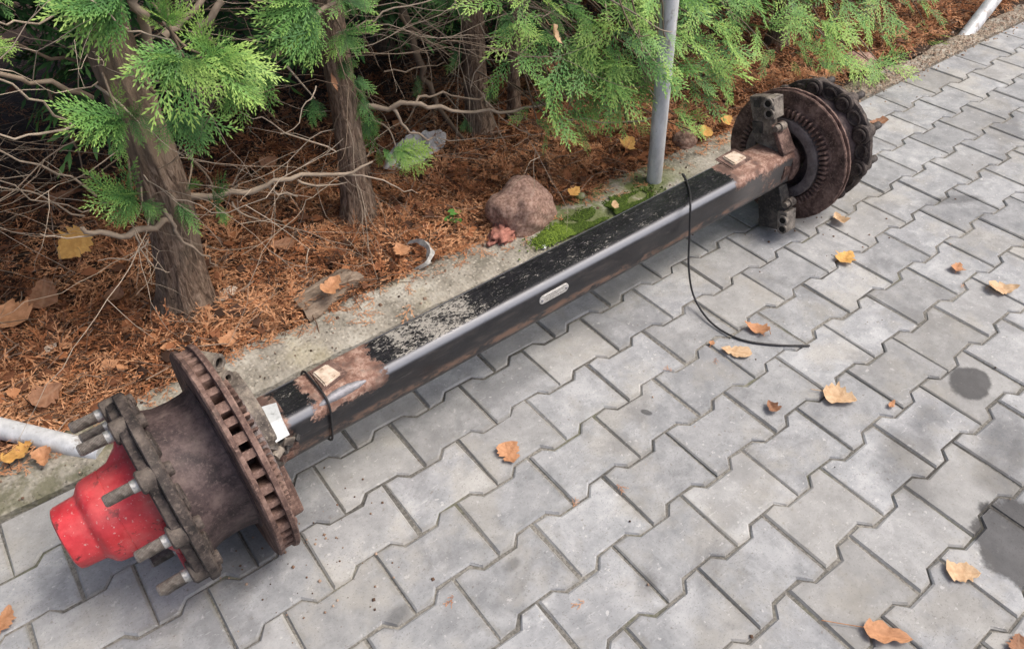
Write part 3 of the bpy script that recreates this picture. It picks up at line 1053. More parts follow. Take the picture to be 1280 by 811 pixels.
# crumbs of soil, grit and sprig bits fallen onto kerb and paving
cr = Bag()
cubeV = np.array([(-1, -1, 0), (1, -1, 0), (1, 1, 0), (-1, 1, 0), (-.6, -.6, 1), (.6, -.7, 1), (.7, .6, 1), (-.7, .6, 1)], np.float32)
cubeQ = np.array([(0, 1, 5, 4), (1, 2, 6, 5), (2, 3, 7, 6), (3, 0, 4, 7), (4, 5, 6, 7)], np.int32)
CUBE = (cubeV, cubeQ, np.zeros(8, np.float32))
for i in range(2600):
    m = rng.random()
    if m > 0.53 and rng.random() < 0.85:
        continue
    if m < 0.45:          # gravelly strip on the far end of the kerb
        x, y = rng.uniform(2.3, 4.3), rng.normal(0.52, 0.035)
        z = 0.018
        s = abs(rng.normal(0.0018, 0.0012)) + 0.0006
    elif m < 0.53:
        x, y = rng.uniform(-0.6, 2.2), rng.uniform(0.50, 0.67)
        z = 0.018
        s = abs(rng.normal(0.0016, 0.0012)) + 0.0006
    elif m < 0.80:        # rust scale under the hubs
        x, y = (rng.normal(0.0, 0.10), rng.normal(0.03, 0.10)) if rng.random() < .8 else (rng.normal(1.75, .1), rng.normal(.1, .1))
        z = 0.001
        s = abs(rng.normal(0.0012, 0.0008)) + 0.0005
    else:
        x, y = rng.uniform(-0.6, 3.4), rng.uniform(-0.9, 0.49)
        z = 0.001
        s = abs(rng.normal(0.0011, 0.0008)) + 0.0005
    a = rng.uniform(0, 6.28)
    cr.put(CUBE, (x, y, z), (math.cos(a), math.sin(a), 0), (0, 0, 1), s, float(np.clip(rng.normal(.45 if m > .45 else .95, .3), 0, 1)))
tag(cr.build('grit', MT['stick']), 'loose grit and crumbs strewn on kerb and paving', 'grit', kind='stuff')
lk_ = Bag()
for i in range(150):
    if rng.random() < 0.88:
        x, y = rng.uniform(-0.5, 2.6), rng.normal(0.62, 0.035)
        z = 0.024
    else:
        x, y = rng.uniform(-0.4, 2.4), rng.uniform(-0.7, 0.45)
        z = 0.003
    a = rng.uniform(0, 6.28)
    lk_.put(SPR[rng.integers(4)], (x, y, z), (math.cos(a), math.sin(a), 0.05), (rng.normal(0, .2), rng.normal(0, .2), 1), rng.uniform(.2, .45) if z < .01 else rng.uniform(.4, .9), rng.uniform(0.2, 0.7))
tag(lk_.build('loose_sprigs', MT['litter']), 'stray bits of brown sprig blown onto kerb and paving', 'litter', kind='stuff')

# ---- moss on the kerb
mo = Bag()
for i in range(13000):
    px, py = 668 + 140 * rng.random(), 0
    t = rng.random()
    c = at_z(690 + 105 * t, 293 - 47 * t, 0.02)
    x, y = c[0] + rng.normal(0, 0.045), c[1] + rng.normal(0, 0.020) - 0.01
    if not (0.50 < y < 0.66):
        continue
    nz_ = mnoise.noise(Vector((x * 16, y * 16, 4)))
    if nz_ < -0.28:
        continue
    a = rng.uniform(0, 6.28)
    br = 0.62 if (x < 1.13) else 0.26
    mo.put(CUBE, (x, y, 0.019 + 0.010 * max(0, nz_)), (math.cos(a), math.sin(a), rng.normal(0, .3)), (rng.normal(0, .4), rng.normal(0, .4), 1), rng.uniform(.0012, .003), float(np.clip(br + rng.normal(0, .2), 0, 1)))
for i in range(900):
    c = at_z(684, 297, 0.02)
    x, y = c[0] + rng.normal(0, 0.022), c[1] + rng.normal(0, 0.014)
    a = rng.uniform(0, 6.28)
    d2 = ((x - c[0]) / .04) ** 2 + ((y - c[1]) / .03) ** 2
    mo.put(CUBE, (x, y, 0.020 + 0.012 * max(0, 1 - d2)), (math.cos(a), math.sin(a), 0), (0, 0, 1), rng.uniform(.0012, .0028), float(np.clip(.66 + rng.normal(0, .18), 0, 1)))
tag(mo.build('moss', MT['moss']), 'green moss cushions growing on the kerb behind the axle', 'moss', kind='stuff')

# ================================================================== TREES
GREEN_GROUP = None


def trunk_mesh(path, r0, r1, ridge=0.10, n=40, seed=0, flare=0.5):
    P = smooth_path(path, 14)
    L = len(P)
    v, f = [], []
    acc = 0.0
    for i, p in enumerate(P):
        t = i / (L - 1)
        r = r0 + (r1 - r0) * t
        zz = p.z
        r *= 1 + flare * math.exp(-max(zz, 0) / 0.07)
        tg = (P[min(i + 1, L - 1)] - P[max(i - 1, 0)]).normalized()
        a_ = tg.cross(Vector((0, 1, 0))).normalized()
        b2 = tg.cross(a_)
        for k in range(n):
            a = 2 * PI * k / n
            q = Vector((math.cos(a) * 3.2 + seed * 7, math.sin(a) * 3.2, zz * 5.0))
            q2 = Vector((math.cos(a) * 8 + seed * 3, math.sin(a) * 8, zz * 9.0))
            rr = r * (1 + ridge * mnoise.noise(q) + ridge * 1.0 * (abs(mnoise.noise(q2)) - 0.2))
            v.append(p + (a_ * math.cos(a) + b2 * math.sin(a)) * rr)
    for i in range(L - 1):
        for k in range(n):
            k2 = (k + 1) % n
            f.append((i * n + k, i * n + k2, (i + 1) * n + k2, (i + 1) * n + k))
    return MB().add(v, f, True)


def branch_obj(pts, r0, r1, tree, mat=None, t=0.55, n=8, kink=0.0):
    P = smooth_path(pts, 6)
    if kink:
        P = [p + Vector(rng.normal(0, kink, 3)) if 0 < i < len(P) - 1 else p for i, p in enumerate(P)]
    b = Bag()
    b.tube(P, np.linspace(r0, r1, len(P)).tolist(), n, t)
    o = b.build('branch', MT['twig'], tree, True, tree.location)
    return o


def dead_twigs(bag, p, d, L, r, depth, t):
    """kinked bare twig with side twigs"""
    n = max(3, int(L / 0.045))
    pts = [np.array(p, float)]
    d = np.array(d, float)
    d /= np.linalg.norm(d)
    for i in range(n):
        d = d + rng.normal(0, 0.17, 3) + np.array([0, 0, -0.012])
        d /= np.linalg.norm(d)
        q = pts[-1] + d * (L / n)
        if q[2] < 0.012:
            q[2] = 0.012
            d[2] = abs(d[2])
        pts.append(q)
        if depth > 0 and i > 0 and rng.random() < 0.55:
            sd_ = d + rng.normal(0, 0.55, 3)
            dead_twigs(bag, q, sd_, L * rng.uniform(.25, .55), r * 0.6, depth - 1, t + rng.normal(0, .12))
    bag.tube(pts, np.linspace(r, r * 0.45, len(pts)).tolist(), 4 if r < .003 else 5, float(np.clip(t, 0, 1)))


TREES = {}


def tree(key, base, top, r0, r1, label, mat='bark', tone=(-.15, .3), crown_r=0.55, crown_z=(1.15, 2.3), nf=260, ntw=14, twz=(0.1, 0.75), seed=0, ridge=0.10, mid=None, coarse=1.5):
    t = empty('thuja_tree', (base[0], base[1], 0))
    tag(t, label, 'tree', 'thuja trees of the hedge')
    bz = bed_z(base[0], base[1]) - 0.02
    path = [(0, 0, bz)]
    for m in (mid or []):
        path.append((m[0] - base[0], m[1] - base[1], m[2]))
    path.append((top[0] - base[0], top[1] - base[1], top[2]))
    trunk_mesh(path, r0, r1, ridge, 72 if r0 > .045 else 28, seed).build('trunk', MT[mat], t, auto=False)
    # upper crown: long fans round the trunk
    cb = Bag()
    tp = np.array(path[-1])
    for i in range(nf):
        z = rng.uniform(*crown_z)
        a = rng.uniform(0, 2 * PI)
        fz = (z - crown_z[0]) / (crown_z[1] - crown_z[0])
        rad = crown_r * (1.0 - 0.55 * fz) * math.sqrt(rng.uniform(0.02, 1.0))
        s = min(1, max(0, z / top[2]))
        cx, cy = tp[0] * s, tp[1] * s
        # crowns cut flat along the yard so light reaches the bed below
        if base[1] < 1.8 and base[1] + cy + rad * math.sin(a) < 0.86:
            continue
        out = np.array([math.cos(a), math.sin(a) * (0.5 if math.sin(a) < 0 else 1), rng.uniform(-0.2, 0.5)])
        nrm = np.array([rng.normal(0, .6), rng.normal(0, .6), 1.0])
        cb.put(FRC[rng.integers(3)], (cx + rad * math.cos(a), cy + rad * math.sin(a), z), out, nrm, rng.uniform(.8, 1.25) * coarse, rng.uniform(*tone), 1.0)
    if nf:
        cb.build('crown', MT['green'], t)
    tb = Bag()
    for i in range(ntw):
        z = rng.uniform(*twz)
        a = rng.uniform(0, 2 * PI)
        s = min(1, max(0, z / top[2]))
        p = (tp[0] * s + r0 * .6 * math.cos(a), tp[1] * s + r0 * .6 * math.sin(a), z)
        dead_twigs(tb, p, (math.cos(a), math.sin(a), rng.uniform(-.35, .45)), rng.uniform(.25, .6), rng.uniform(.0010, .0020), 2, rng.uniform(.3, 1.0))
    if ntw:
        o = tb.build('dead_twigs', MT['twig'], t, True)
        tag(o, kind='stuff')
    TREES[key] = t
    return t


T1b, T1m, T1t = (0.062, 0.925), at_y(205, 235, 0.92), at_y(132, 40, 0.93)
up = (T1t - T1m) / (T1t[2] - T1m[2])
tree('t1', T1b, T1t + up * 1.5, 0.061, 0.046, 'thick leaning thuja trunk, smooth above, with green sprays on its front', 'bark1', nf=300, ntw=26, twz=(.25, .8), seed=1, mid=[T1m, T1t], ridge=0.13)
T2b = at_z(450, 275)
T2m = at_y(425, 100, T2b[1])
tree('t2', T2b[:2], (T2m[0] + .02, T2b[1] + .02, 2.2), 0.048, 0.03, 'slender thuja trunk with a long bare branch, behind the grey plastic scrap', nf=260, ntw=24, seed=2, mid=[T2m], twz=(.15, .8))
T3b = at_z(602, 165)
T3m = at_y(590, 10, T3b[1])
tree('t3', T3b[:2], (T3m[0] + .05, T3b[1], 2.2), 0.046, 0.03, 'dark upright thuja trunk behind the boulder and the plastic bag', nf=260, ntw=34, seed=3, mid=[T3m], crown_z=(1.0, 2.2))
tree('t4', at_z(642, 150)[:2], np.append(at_z(642, 150)[:2] + np.array([.08, .05]), 2.0), 0.022, 0.016, 'thin thuja stem close to the dark upright trunk', nf=160, ntw=10, seed=4, crown_z=(.9, 2.0))
tree('t5', (2.02, 1.12), (2.02, 1.15, 2.2), 0.045, 0.03, 'thuja whose low green sprays hang round the zinc post', nf=330, ntw=14, seed=5, crown_z=(.75, 2.2), crown_r=.6)
tree('t6', (2.75, 1.02), (2.78, 1.05, 2.2), 0.04, 0.03, 'thuja drooping its green sprays over the kerb past the far hub', nf=320, ntw=10, seed=6, crown_z=(.6, 2.2), crown_r=.6)
tree('t7', (3.55, 1.08), (3.55, 1.1, 2.2), 0.04, 0.03, 'thuja standing behind the slanted zinc brace', nf=300, ntw=10, seed=7, crown_z=(.5, 2.2), crown_r=.55)
tree('t0', (-0.62, 1.05), (-0.66, 1.05, 2.2), 0.05, 0.03, 'bare lower thuja beyond the thick leaning trunk, all dead twigs', nf=300, ntw=70, seed=8, twz=(.22, .8))
tree('b0', (-0.35, 2.15), (-0.3, 2.2, 2.2), 0.04, 0.03, 'shade-tinted thuja deep behind the thick leaning trunk', nf=460, ntw=26, seed=9, crown_z=(.4, 2.2), crown_r=.7, coarse=1.9, tone=(-.6, -.15))  # back row put in for darkness, shade painted into its low tint
tree('b1', (0.55, 2.1), (0.55, 2.15, 2.2), 0.04, 0.03, 'shade-tinted thuja deep behind the slender trunk', nf=460, ntw=26, seed=10, crown_z=(.4, 2.2), crown_r=.7, coarse=1.9, tone=(-.6, -.15))
tree('b2', (1.4, 2.15), (1.4, 2.2, 2.2), 0.04, 0.03, 'shade-tinted thuja deep behind the dark upright trunk', nf=420, ntw=10, seed=11, crown_z=(.2, 2.2), crown_r=.7, coarse=1.9, tone=(-.6, -.15))
tree('b3', (2.3, 2.0), (2.3, 2.05, 2.2), 0.04, 0.03, 'shade-tinted thuja deep behind the zinc post', nf=420, ntw=8, seed=12, crown_z=(.15, 2.2), crown_r=.7, coarse=1.9, tone=(-.6, -.15))
tree('b4', (3.3, 1.95), (3.3, 2.0, 2.2), 0.04, 0.03, 'shade-tinted thuja deep behind the far hub', nf=380, ntw=8, seed=13, crown_z=(.15, 2.2), crown_r=.7, coarse=1.9, tone=(-.6, -.15))


# ---- named branches, each laid out from measured points at its own depth
def br(key, pts, Y, w0, w1, t=0.6, kink=0.0045):
    Ys = Y if hasattr(Y, '__len__') else [Y] * len(pts)
    tr = TREES[key]
    P = [at_y(px, py, yy) - np.array(tr.location) for (px, py), yy in zip(pts, Ys)]
    b = Bag()
    S = smooth_path(P, 3)
    S = [p + Vector(rng.normal(0, kink, 3)) if 0 < i < len(S) - 1 else p for i, p in enumerate(S)]
    fk_ = 0.74 if w0 < .0095 else 0.9
    b.tube(S, (np.linspace(w0 * fk_, w1 * fk_ * .75, len(S)) * rng.uniform(.86, 1.14, len(S))).tolist(), 7, min(1, t + .08))
    return b.build('branch', MT['twig'], tr, True)


br('t1', [(215, 265), (192, 285), (160, 290), (125, 293), (102, 284)], [.87, .83, .80, .79, .79], .0105, .0075, .62)
br('t1', [(168, 290), (178, 312), (196, 335), (212, 340)], [.80, .79, .79, .8], .0035, .0018, .75)
br('t1', [(185, 300), (160, 322), (122, 326)], [.80, .8, .8], .003, .0015, .8)
br('t1', [(118, 293), (85, 296), (50, 292)], [.79, .79, .78], .003, .002, .85)
br('t1', [(205, 262), (222, 290), (250, 318), (272, 332)], [.83, .80, .79, .80], .007, .003, .6)
br('t1', [(225, 248), (275, 245), (318, 238), (342, 227), (400, 218), (440, 214), (466, 202)], [.92, .86, .82, .8, .78, .77, .76], .011, .004, .66)
br('t1', [(335, 232), (350, 242), (372, 246)], [.81, .8, .8], .006, .004, .66)
br('t1', [(372, 225), (400, 235), (434, 228)], [.79, .78, .78], .005, .003, .66)
br('t1', [(425, 217), (470, 222), (495, 232), (522, 242)], [.78, .76, .76, .77], .004, .002, .75)
br('t1', [(290, 252), (300, 268), (330, 275), (360, 275)], [.85, .83, .83, .84], .0045, .002, .6)
br('t1', [(115, 122), (60, 105), (0, 95), (-40, 88)], [.9, .84, .8, .78], .008, .006, .55)
br('t1', [(92, 158), (50, 132), (0, 98), (-30, 80)], [.85, .8, .76, .74], .004, .003, .85)
br('t1', [(92, 157), (50, 168), (0, 172), (-40, 174)], [.85, .82, .8, .79], .004, .003, .9)
br('t1', [(110, 75), (60, 68), (8, 52), (-30, 45)], [1.0, .98, .95, .9], .006, .004, .35)
br('t1', [(72, 16), (30, 28), (0, 27), (-30, 26)], [.9, .86, .84, .84], .003, .003, .8)
br('t1', [(120, 245), (70, 215), (0, 190), (-40, 178)], [.9, .86, .84, .82], .004, .003, .75)
br('t1', [(115, 262), (60, 255), (0, 222), (-40, 205)], [.9, .88, .86, .85], .003, .002, .65)
br('t1', [(105, 270), (50, 245), (0, 232), (-40, 228)], [.95, .92, .9, .9], .0035, .0025, .7)
br('t1', [(60, 110), (85, 165), (110, 235)], [1.05, 1.05, 1.0], .005, .003, .35)
br('t1', [(185, 62), (182, 25), (172, 2), (170, -18)], [.90, .87, .85, .84], .014, .012, .62)
br('t1', [(205, 45), (228, 25), (258, -6)], [.95, .97, 1.0], .011, .009, .6)
br('t1', [(245, 45), (262, 22), (278, 2)], [.85, .83, .82], .010, .0095, .6)
br('t1', [(228, 72), (210, 52), (175, 43), (150, 30), (105, -5)], [.72, .74, .78, .8, .8], .0035, .003, .8)
br('t2', [(430, 132), (480, 136), (512, 127), (550, 136), (596, 140), (642, 138), (682, 130), (706, 112)], [1.0, .94, .90, .87, .85, .84, .83, .82], .0095, .004, .62)
br('t2', [(490, 135), (502, 155), (520, 168), (541, 172)], [.93, .91, .90, .90], .007, .0055, .66)
br('t2', [(512, 128), (532, 121), (553, 118), (592, 124), (604, 116)], [.91, .92, .93, .95, .95], .006, .005, .55)
br('t2', [(604, 117), (618, 140), (650, 163), (690, 170)], [.9, .88, .86, .85], .003, .0015, .85)
br('t2', [(548, 173), (600, 176), (650, 168)], [.9, .9, .9], .002, .0015, .8)
br('t2', [(420, 42), (460, 30), (490, 12), (540, 0)], [.95, .92, .9, .9], .004, .003, .75)
br('t2', [(338, 70), (368, 55), (386, 42), (396, 20), (424, -6)], [.88, .86, .86, .88, .9], .0095, .007, .58)
br('t2', [(395, 108), (385, 130), (372, 155), (350, 168)], [.9, .88, .87, .87], .003, .0015, .85)
br('t2', [(420, 190), (370, 172), (330, 150), (300, 140)], [.95, .93, .9, .9], .0035, .002, .8)
br('t3', [(502, 10), (518, 60), (530, 95), (548, 135), (580, 175)], [1.35, 1.25, 1.22, 1.18, 1.15], .015, .010, .25)
br('t3', [(500, 18), (535, 52), (568, 67)], [1.1, 1.12, 1.15], .008, .005, .3)
br('t3', [(588, 110), (618, 45), (622, 0)], [.98, .96, .95], .003, .002, .75)
br('t3', [(600, 30), (625, 62), (655, 70)], [1.1, 1.0, .95], .003, .002, .85)
br('t3', [(480, 90), (520, 85), (555, 78)], [1.1, 1.1, 1.15], .004, .003, .5)
br('t5', [(815, 147), (770, 150), (715, 148), (690, 155)], [.62, .66, .7, .74], .0035, .002, .8)
br('t5', [(830, 75), (845, 80), (880, 80), (905, 75)], [.60, .58, .57, .56], .0025, .0015, .45)
br('t5', [(826, -5), (829, 40), (836, 75), (829, 98), (842, 98), (858, 98)], [.57, .565, .56, .555, .55, .55], .003, .002, .45)
br('t5', [(812, 112), (828, 145), (836, 152)], [.58, .56, .55], .002, .0012, .8)
br('t5', [(668, 22), (690, 15), (712, 4)], [.8, .8, .8], .003, .002, .8)

# ---- green sprays in view, laid out branch by branch
CL = {
    't5': [(660, 15, .78, 6), (655, 50, .78, 6), (665, 85, .76, 6), (650, 25, .80, 5), (690, 110, .72, 5), (700, 135, .72, 5), (690, 160, .72, 5), (680, 170, .72, 4), (705, 165, .71, 4),
           (720, 20, .74, 7), (740, 50, .72, 7), (725, 85, .72, 7), (755, 100, .70, 7), (745, 125, .70, 6), (775, 65, .70, 6), (790, 20, .68, 7), (800, 65, .66, 6), (785, 110, .67, 6), (790, 140, .66, 4), (770, 10, .72, 6), (810, 105, .64, 4),
           (730, 110, .71, 6), (715, 60, .72, 6), (760, 35, .7, 6), (805, 40, .66, 5), (745, 80, .71, 6), (725, 140, .7, 4), (790, 165, .64, 3), (735, 165, .8, 3), (865, 175, .62, 2), (700, 60, .74, 5), (690, 25, .76, 5),
           (850, 15, .62, 6), (875, 40, .60, 7), (900, 55, .59, 6), (870, 75, .58, 7), (900, 90, .57, 7), (860, 105, .58, 6), (850, 130, .58, 5), (885, 115, .57, 6), (920, 35, .62, 5), (840, 150, .59, 4), (910, 15, .64, 6), (850, 50, .6, 6), (880, 130, .57, 5), (915, 100, .58, 4),
           (830, 30, .64, 4), (840, 80, .6, 5), (818, 12, .49, 5), (836, 55, .48, 5), (812, 92, .49, 4), (832, 98, .48, 4), (806, 60, .50, 4)],
    't6': [(945, 10, .66, 6), (965, 40, .66, 6), (940, 55, .66, 5), (990, 20, .64, 6), (1000, 55, .62, 6), (1020, 20, .64, 6), (1035, 45, .60, 7), (1045, 70, .58, 7), (1050, 20, .64, 6), (1070, 15, .66, 5), (965, 75, .66, 4), (1010, 80, .62, 4),
           (1085, 85, .55, 7), (1100, 95, .54, 6), (1110, 100, .52, 4), (1040, 90, .57, 6), (1060, 85, .56, 6), (985, 0, .7, 6), (1030, 0, .68, 6), (1060, 60, .60, 4), (1080, 0, .7, 5)],
    't7': [(1135, 40, .70, 6), (1150, 50, .68, 6), (1115, 50, .7, 5), (1110, 0, .8, 6), (1150, 5, .8, 6), (1155, 35, .7, 5), (1130, 15, .8, 4), (1090, 30, .75, 4), (1275, 8, 0.85, 5)],
}
SPRAYS = {   # node -> tips of the single fans growing from it, depth at node and tip, tone
    't1': [((150, -6), .82, [(72, 14), (88, 42), (108, 66), (134, 62), (70, -6), (120, 40)], .80, .12),
           ((208, 28), .74, [(178, 0), (232, 6), (228, 22), (200, -4)], .72, .40),
           ((226, 70), .70, [(172, 76), (170, 100), (188, 130), (218, 140), (196, 60)], .66, .22),
           ((230, 72), .69, [(268, 114), (246, 110), (282, 96)], .64, .42),
           ((262, 70), .69, [(322, 58), (338, 84), (330, 104), (308, 116), (238, 42), (252, 28), (300, 48)], .65, .34),
           ((296, 104), .72, [(302, 148), (322, 122), (280, 140)], .70, .15),
           ((150, 150), .78, [(86, 132), (90, 154), (118, 180), (150, 198), (140, 120), (104, 144)], .74, .20),
           ((170, 150), .78, [(196, 162), (184, 178), (172, 128)], .75, .12),
           ((222, 142), .76, [(252, 186), (236, 176), (206, 176), (288, 166), (262, 160)], .73, .02),
           ((166, 247), .80, [(117, 223), (113, 258), (142, 275), (163, 277), (154, 210), (130, 240)], .77, .18),
           ((178, 252), .81, [(204, 258), (190, 272)], .79, .12),
           ((268, 256), .82, [(268, 225), (277, 278)], .80, .05), ((226, 258), .84, [(252, 284), (232, 282)], .82, -.02), ((234, 238), .86, [(247, 228)], .84, .0),
           ((-20, 45), .72, [(10, 70), (0, 60), (12, 52)], .70, .45), ((0, -8), .75, [(12, 6)], .74, .3), ((88, -10), .9, [(60, 12), (100, 22)], .88, -.1)],
    't2': [((388, 2), .86, [(324, 18), (334, 44), (362, 48), (396, 48), (340, -4)], .83, .12),
           ((396, 28), .87, [(374, 74), (402, 80), (354, 64), (330, 58)], .84, .10),
           ((312, 82), .84, [(340, 92), (336, 132), (322, 132), (330, 112)], .81, .22),
           ((430, 0), .90, [(413, 12), (446, 12), (462, 8), (468, -4), (436, 18)], .88, .08),
           ((430, 44), .91, [(446, 62), (424, 74), (413, 68), (458, 62), (470, 36)], .89, .14),
           ((434, 78), .95, [(442, 98), (428, 100)], .94, .02), ((446, 98), .96, [(467, 110), (455, 120)], .95, .02), ((456, 122), .97, [(450, 142), (462, 146)], .96, -.02),
           ((462, 150), .97, [(454, 182), (476, 168), (468, 186)], .96, .05), ((394, 124), .95, [(389, 152), (400, 148)], .94, -.1),
           ((496, 188), .93, [(540, 190), (528, 206), (512, 212), (500, 206), (538, 200)], .91, .48), ((480, 186), .94, [(482, 206), (490, 200)], .93, .3)],
    't3': [((560, 4), 1.12, [(544, 16), (572, -6), (582, 20), (540, 0)], 1.1, -.12), ((632, 18), .97, [(640, 50), (628, 48)], .96, .0), ((520, 98), 1.2, [(523, 116)], 1.19, -.1), ((572, 66), 1.15, [(564, 82)], 1.14, -.1),
           ((584, 150), 1.1, [(579, 162), (590, 164)], 1.09, -.1), ((616, 110), 1.05, [(622, 124), (612, 124)], 1.04, -.1)],
}
for key, lst in SPRAYS.items():
    tr = TREES[key]
    org = np.array(tr.location)
    bag, tw = Bag(), Bag()
    for (nx_, ny_), Y0, tips, Y1, tone in lst:
        node = at_y(nx_, ny_, Y0) - org
        for (tx, ty) in tips:
            tip = at_y(tx, ty, Y1 + rng.normal(0, .012)) - org
            for q in range(3):
                d = (tip - node) * 1.25
                L = np.linalg.norm(d)
                if q:
                    d = d + rng.normal(0, .20, 3) * L
                    L *= rng.uniform(.55, .95)
                kf_ = int(rng.integers(6))
                nn = np.array([-.15, -.55, .82]) + rng.normal(0, .22, 3)
                bag.put(FR[kf_], node + (rng.normal(0, .006, 3)), d, nn, max(.16, L / (0.20 + 0.02 * (kf_ % 4))), tone + .06 + rng.uniform(-.18, .14) - .10 * q, rng.uniform(.1, 1.0))
        back = node + np.array([rng.normal(0, .04), 0.14, rng.uniform(.0, .08)])
        tw.tube(smooth_path([back, (back + node) / 2 + rng.normal(0, .012, 3), node], 4), np.linspace(.004, .0018, 9).tolist(), 5, float(np.clip(rng.normal(.5, .2), 0, 1)))
    bag.build('foliage', MT['green'], tr)
    tag(tw.build('spray_twigs', MT['twig'], tr, True), kind='stuff')
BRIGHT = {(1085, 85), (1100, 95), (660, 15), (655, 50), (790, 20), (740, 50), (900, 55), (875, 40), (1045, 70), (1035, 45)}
for key, lst in CL.items():
    tr = TREES[key]
    org = np.array(tr.location)
    bag = Bag()
    tw = Bag()
    axis_xy = org[:2]
    for (px, py, Y, n) in lst:
        n = max(2, int(round(n * 0.5)))
        p = at_y(px, py, Y) - org
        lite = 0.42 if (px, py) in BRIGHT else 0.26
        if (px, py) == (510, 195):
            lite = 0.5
        head = np.array([rng.normal(0, .6), -0.75, -0.18])
        # node sits a little up and back of the measured middle of the spray
        node = p + np.array([0, 0.022, 0.030]) - head * 0.01
        for i in range(n):
            d = head + np.array([rng.normal(0, .75), rng.normal(0, .35), rng.normal(-0.15, .38)])
            nn = np.array([rng.normal(0, .35), -0.55 + rng.normal(0, .3), 0.9])
            s = rng.uniform(.45, .85) * (0.85 if n < 3 else 1.0)
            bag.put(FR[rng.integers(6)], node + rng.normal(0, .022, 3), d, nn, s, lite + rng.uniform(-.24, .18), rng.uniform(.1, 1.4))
        # twig carrying the spray back towards the trunk
        q = np.array([rng.normal(0, .05), max(.0, (org[1] - Y)) * -0.35 + 0.0, 0])
        back = node + np.array([rng.normal(0, .06), 0.16 + rng.uniform(0, .1), rng.uniform(.02, .14)])
        tw.tube(smooth_path([back, (back + node) / 2 + rng.normal(0, .012, 3), node, node + head * 0.03], 3), np.linspace(.0032, .0012, 10).tolist(), 5, float(np.clip(rng.normal(.45, .2), 0, 1)))
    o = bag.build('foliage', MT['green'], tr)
    o2 = tw.build('spray_twigs', MT['twig'], tr, True)
    tag(o2, kind='stuff')

# deeper low foliage of the right-hand trees, shade painted into a darker tint
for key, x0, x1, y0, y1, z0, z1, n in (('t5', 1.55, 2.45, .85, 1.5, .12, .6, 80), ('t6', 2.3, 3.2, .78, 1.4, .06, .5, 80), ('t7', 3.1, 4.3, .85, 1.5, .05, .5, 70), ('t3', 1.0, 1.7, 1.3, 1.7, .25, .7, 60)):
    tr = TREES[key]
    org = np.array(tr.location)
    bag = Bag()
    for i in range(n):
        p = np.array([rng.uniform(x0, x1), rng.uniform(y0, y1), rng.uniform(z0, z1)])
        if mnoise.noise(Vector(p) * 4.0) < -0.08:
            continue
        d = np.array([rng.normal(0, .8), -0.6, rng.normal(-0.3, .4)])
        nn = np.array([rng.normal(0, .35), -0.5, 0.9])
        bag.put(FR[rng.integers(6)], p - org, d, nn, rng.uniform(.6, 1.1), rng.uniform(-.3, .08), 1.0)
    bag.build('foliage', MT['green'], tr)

# ================================================================== THE AXLE
YAW, PITCH, ZA = 0.026, 0.0070, 0.2135
AX0 = Vector((0.8525, 0.174 + 0.026 * 0.8525, 0))
axle = empty('trailer_axle', AX0, (0, PITCH, YAW))
tag(axle, 'used black square trailer axle with rusty brake discs and one red hub cap', 'axle')
AM = (Matrix.Translation(AX0) @ Matrix.Rotation(YAW, 4, 'Z') @ Matrix.Rotation(PITCH, 4, 'Y'))
AI = AM.inverted()


def loc(p):
    return AI @ Vector(p)


BH, BR = 0.057, 0.025


def beam_section(h, r, seg=6):
    pts = []
    for cx, cy, a0 in ((1, 1, 0), (-1, 1, 90), (-1, -1, 180), (1, -1, 270)):
        for k in range(seg + 1):
            a = R(a0 + 90 * k / seg)
            pts.append((cx * (h - r) + r * math.cos(a), cy * (h - r) + r * math.sin(a)))
    return pts


sec = beam_section(BH, BR)
bm_v, bm_f = [], []
xs = np.linspace(-0.835, 0.815, 60)
ns = len(sec)
for x in xs:
    for (y, z) in sec:
        bm_v.append((x, y, ZA + z))
for i in range(len(xs) - 1):
    for k in range(ns):
        k2 = (k + 1) % ns
        bm_f.append((i * ns + k, i * ns + k2, (i + 1) * ns + k2, (i + 1) * ns + k))
bb = MB().add(bm_v, bm_f, True)
bb.f.append(tuple(range(ns)))
bb.f.append(tuple(len(bm_v) - ns + i for i in range(ns)))
bb.s += [False, False]
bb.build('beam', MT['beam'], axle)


def radial_noise(amp, sc, seed=0):
    return lambda k, a, d, r: r * (1 + amp * mnoise.noise(Vector((math.cos(a) * sc + seed, math.sin(a) * sc, d * 25))))


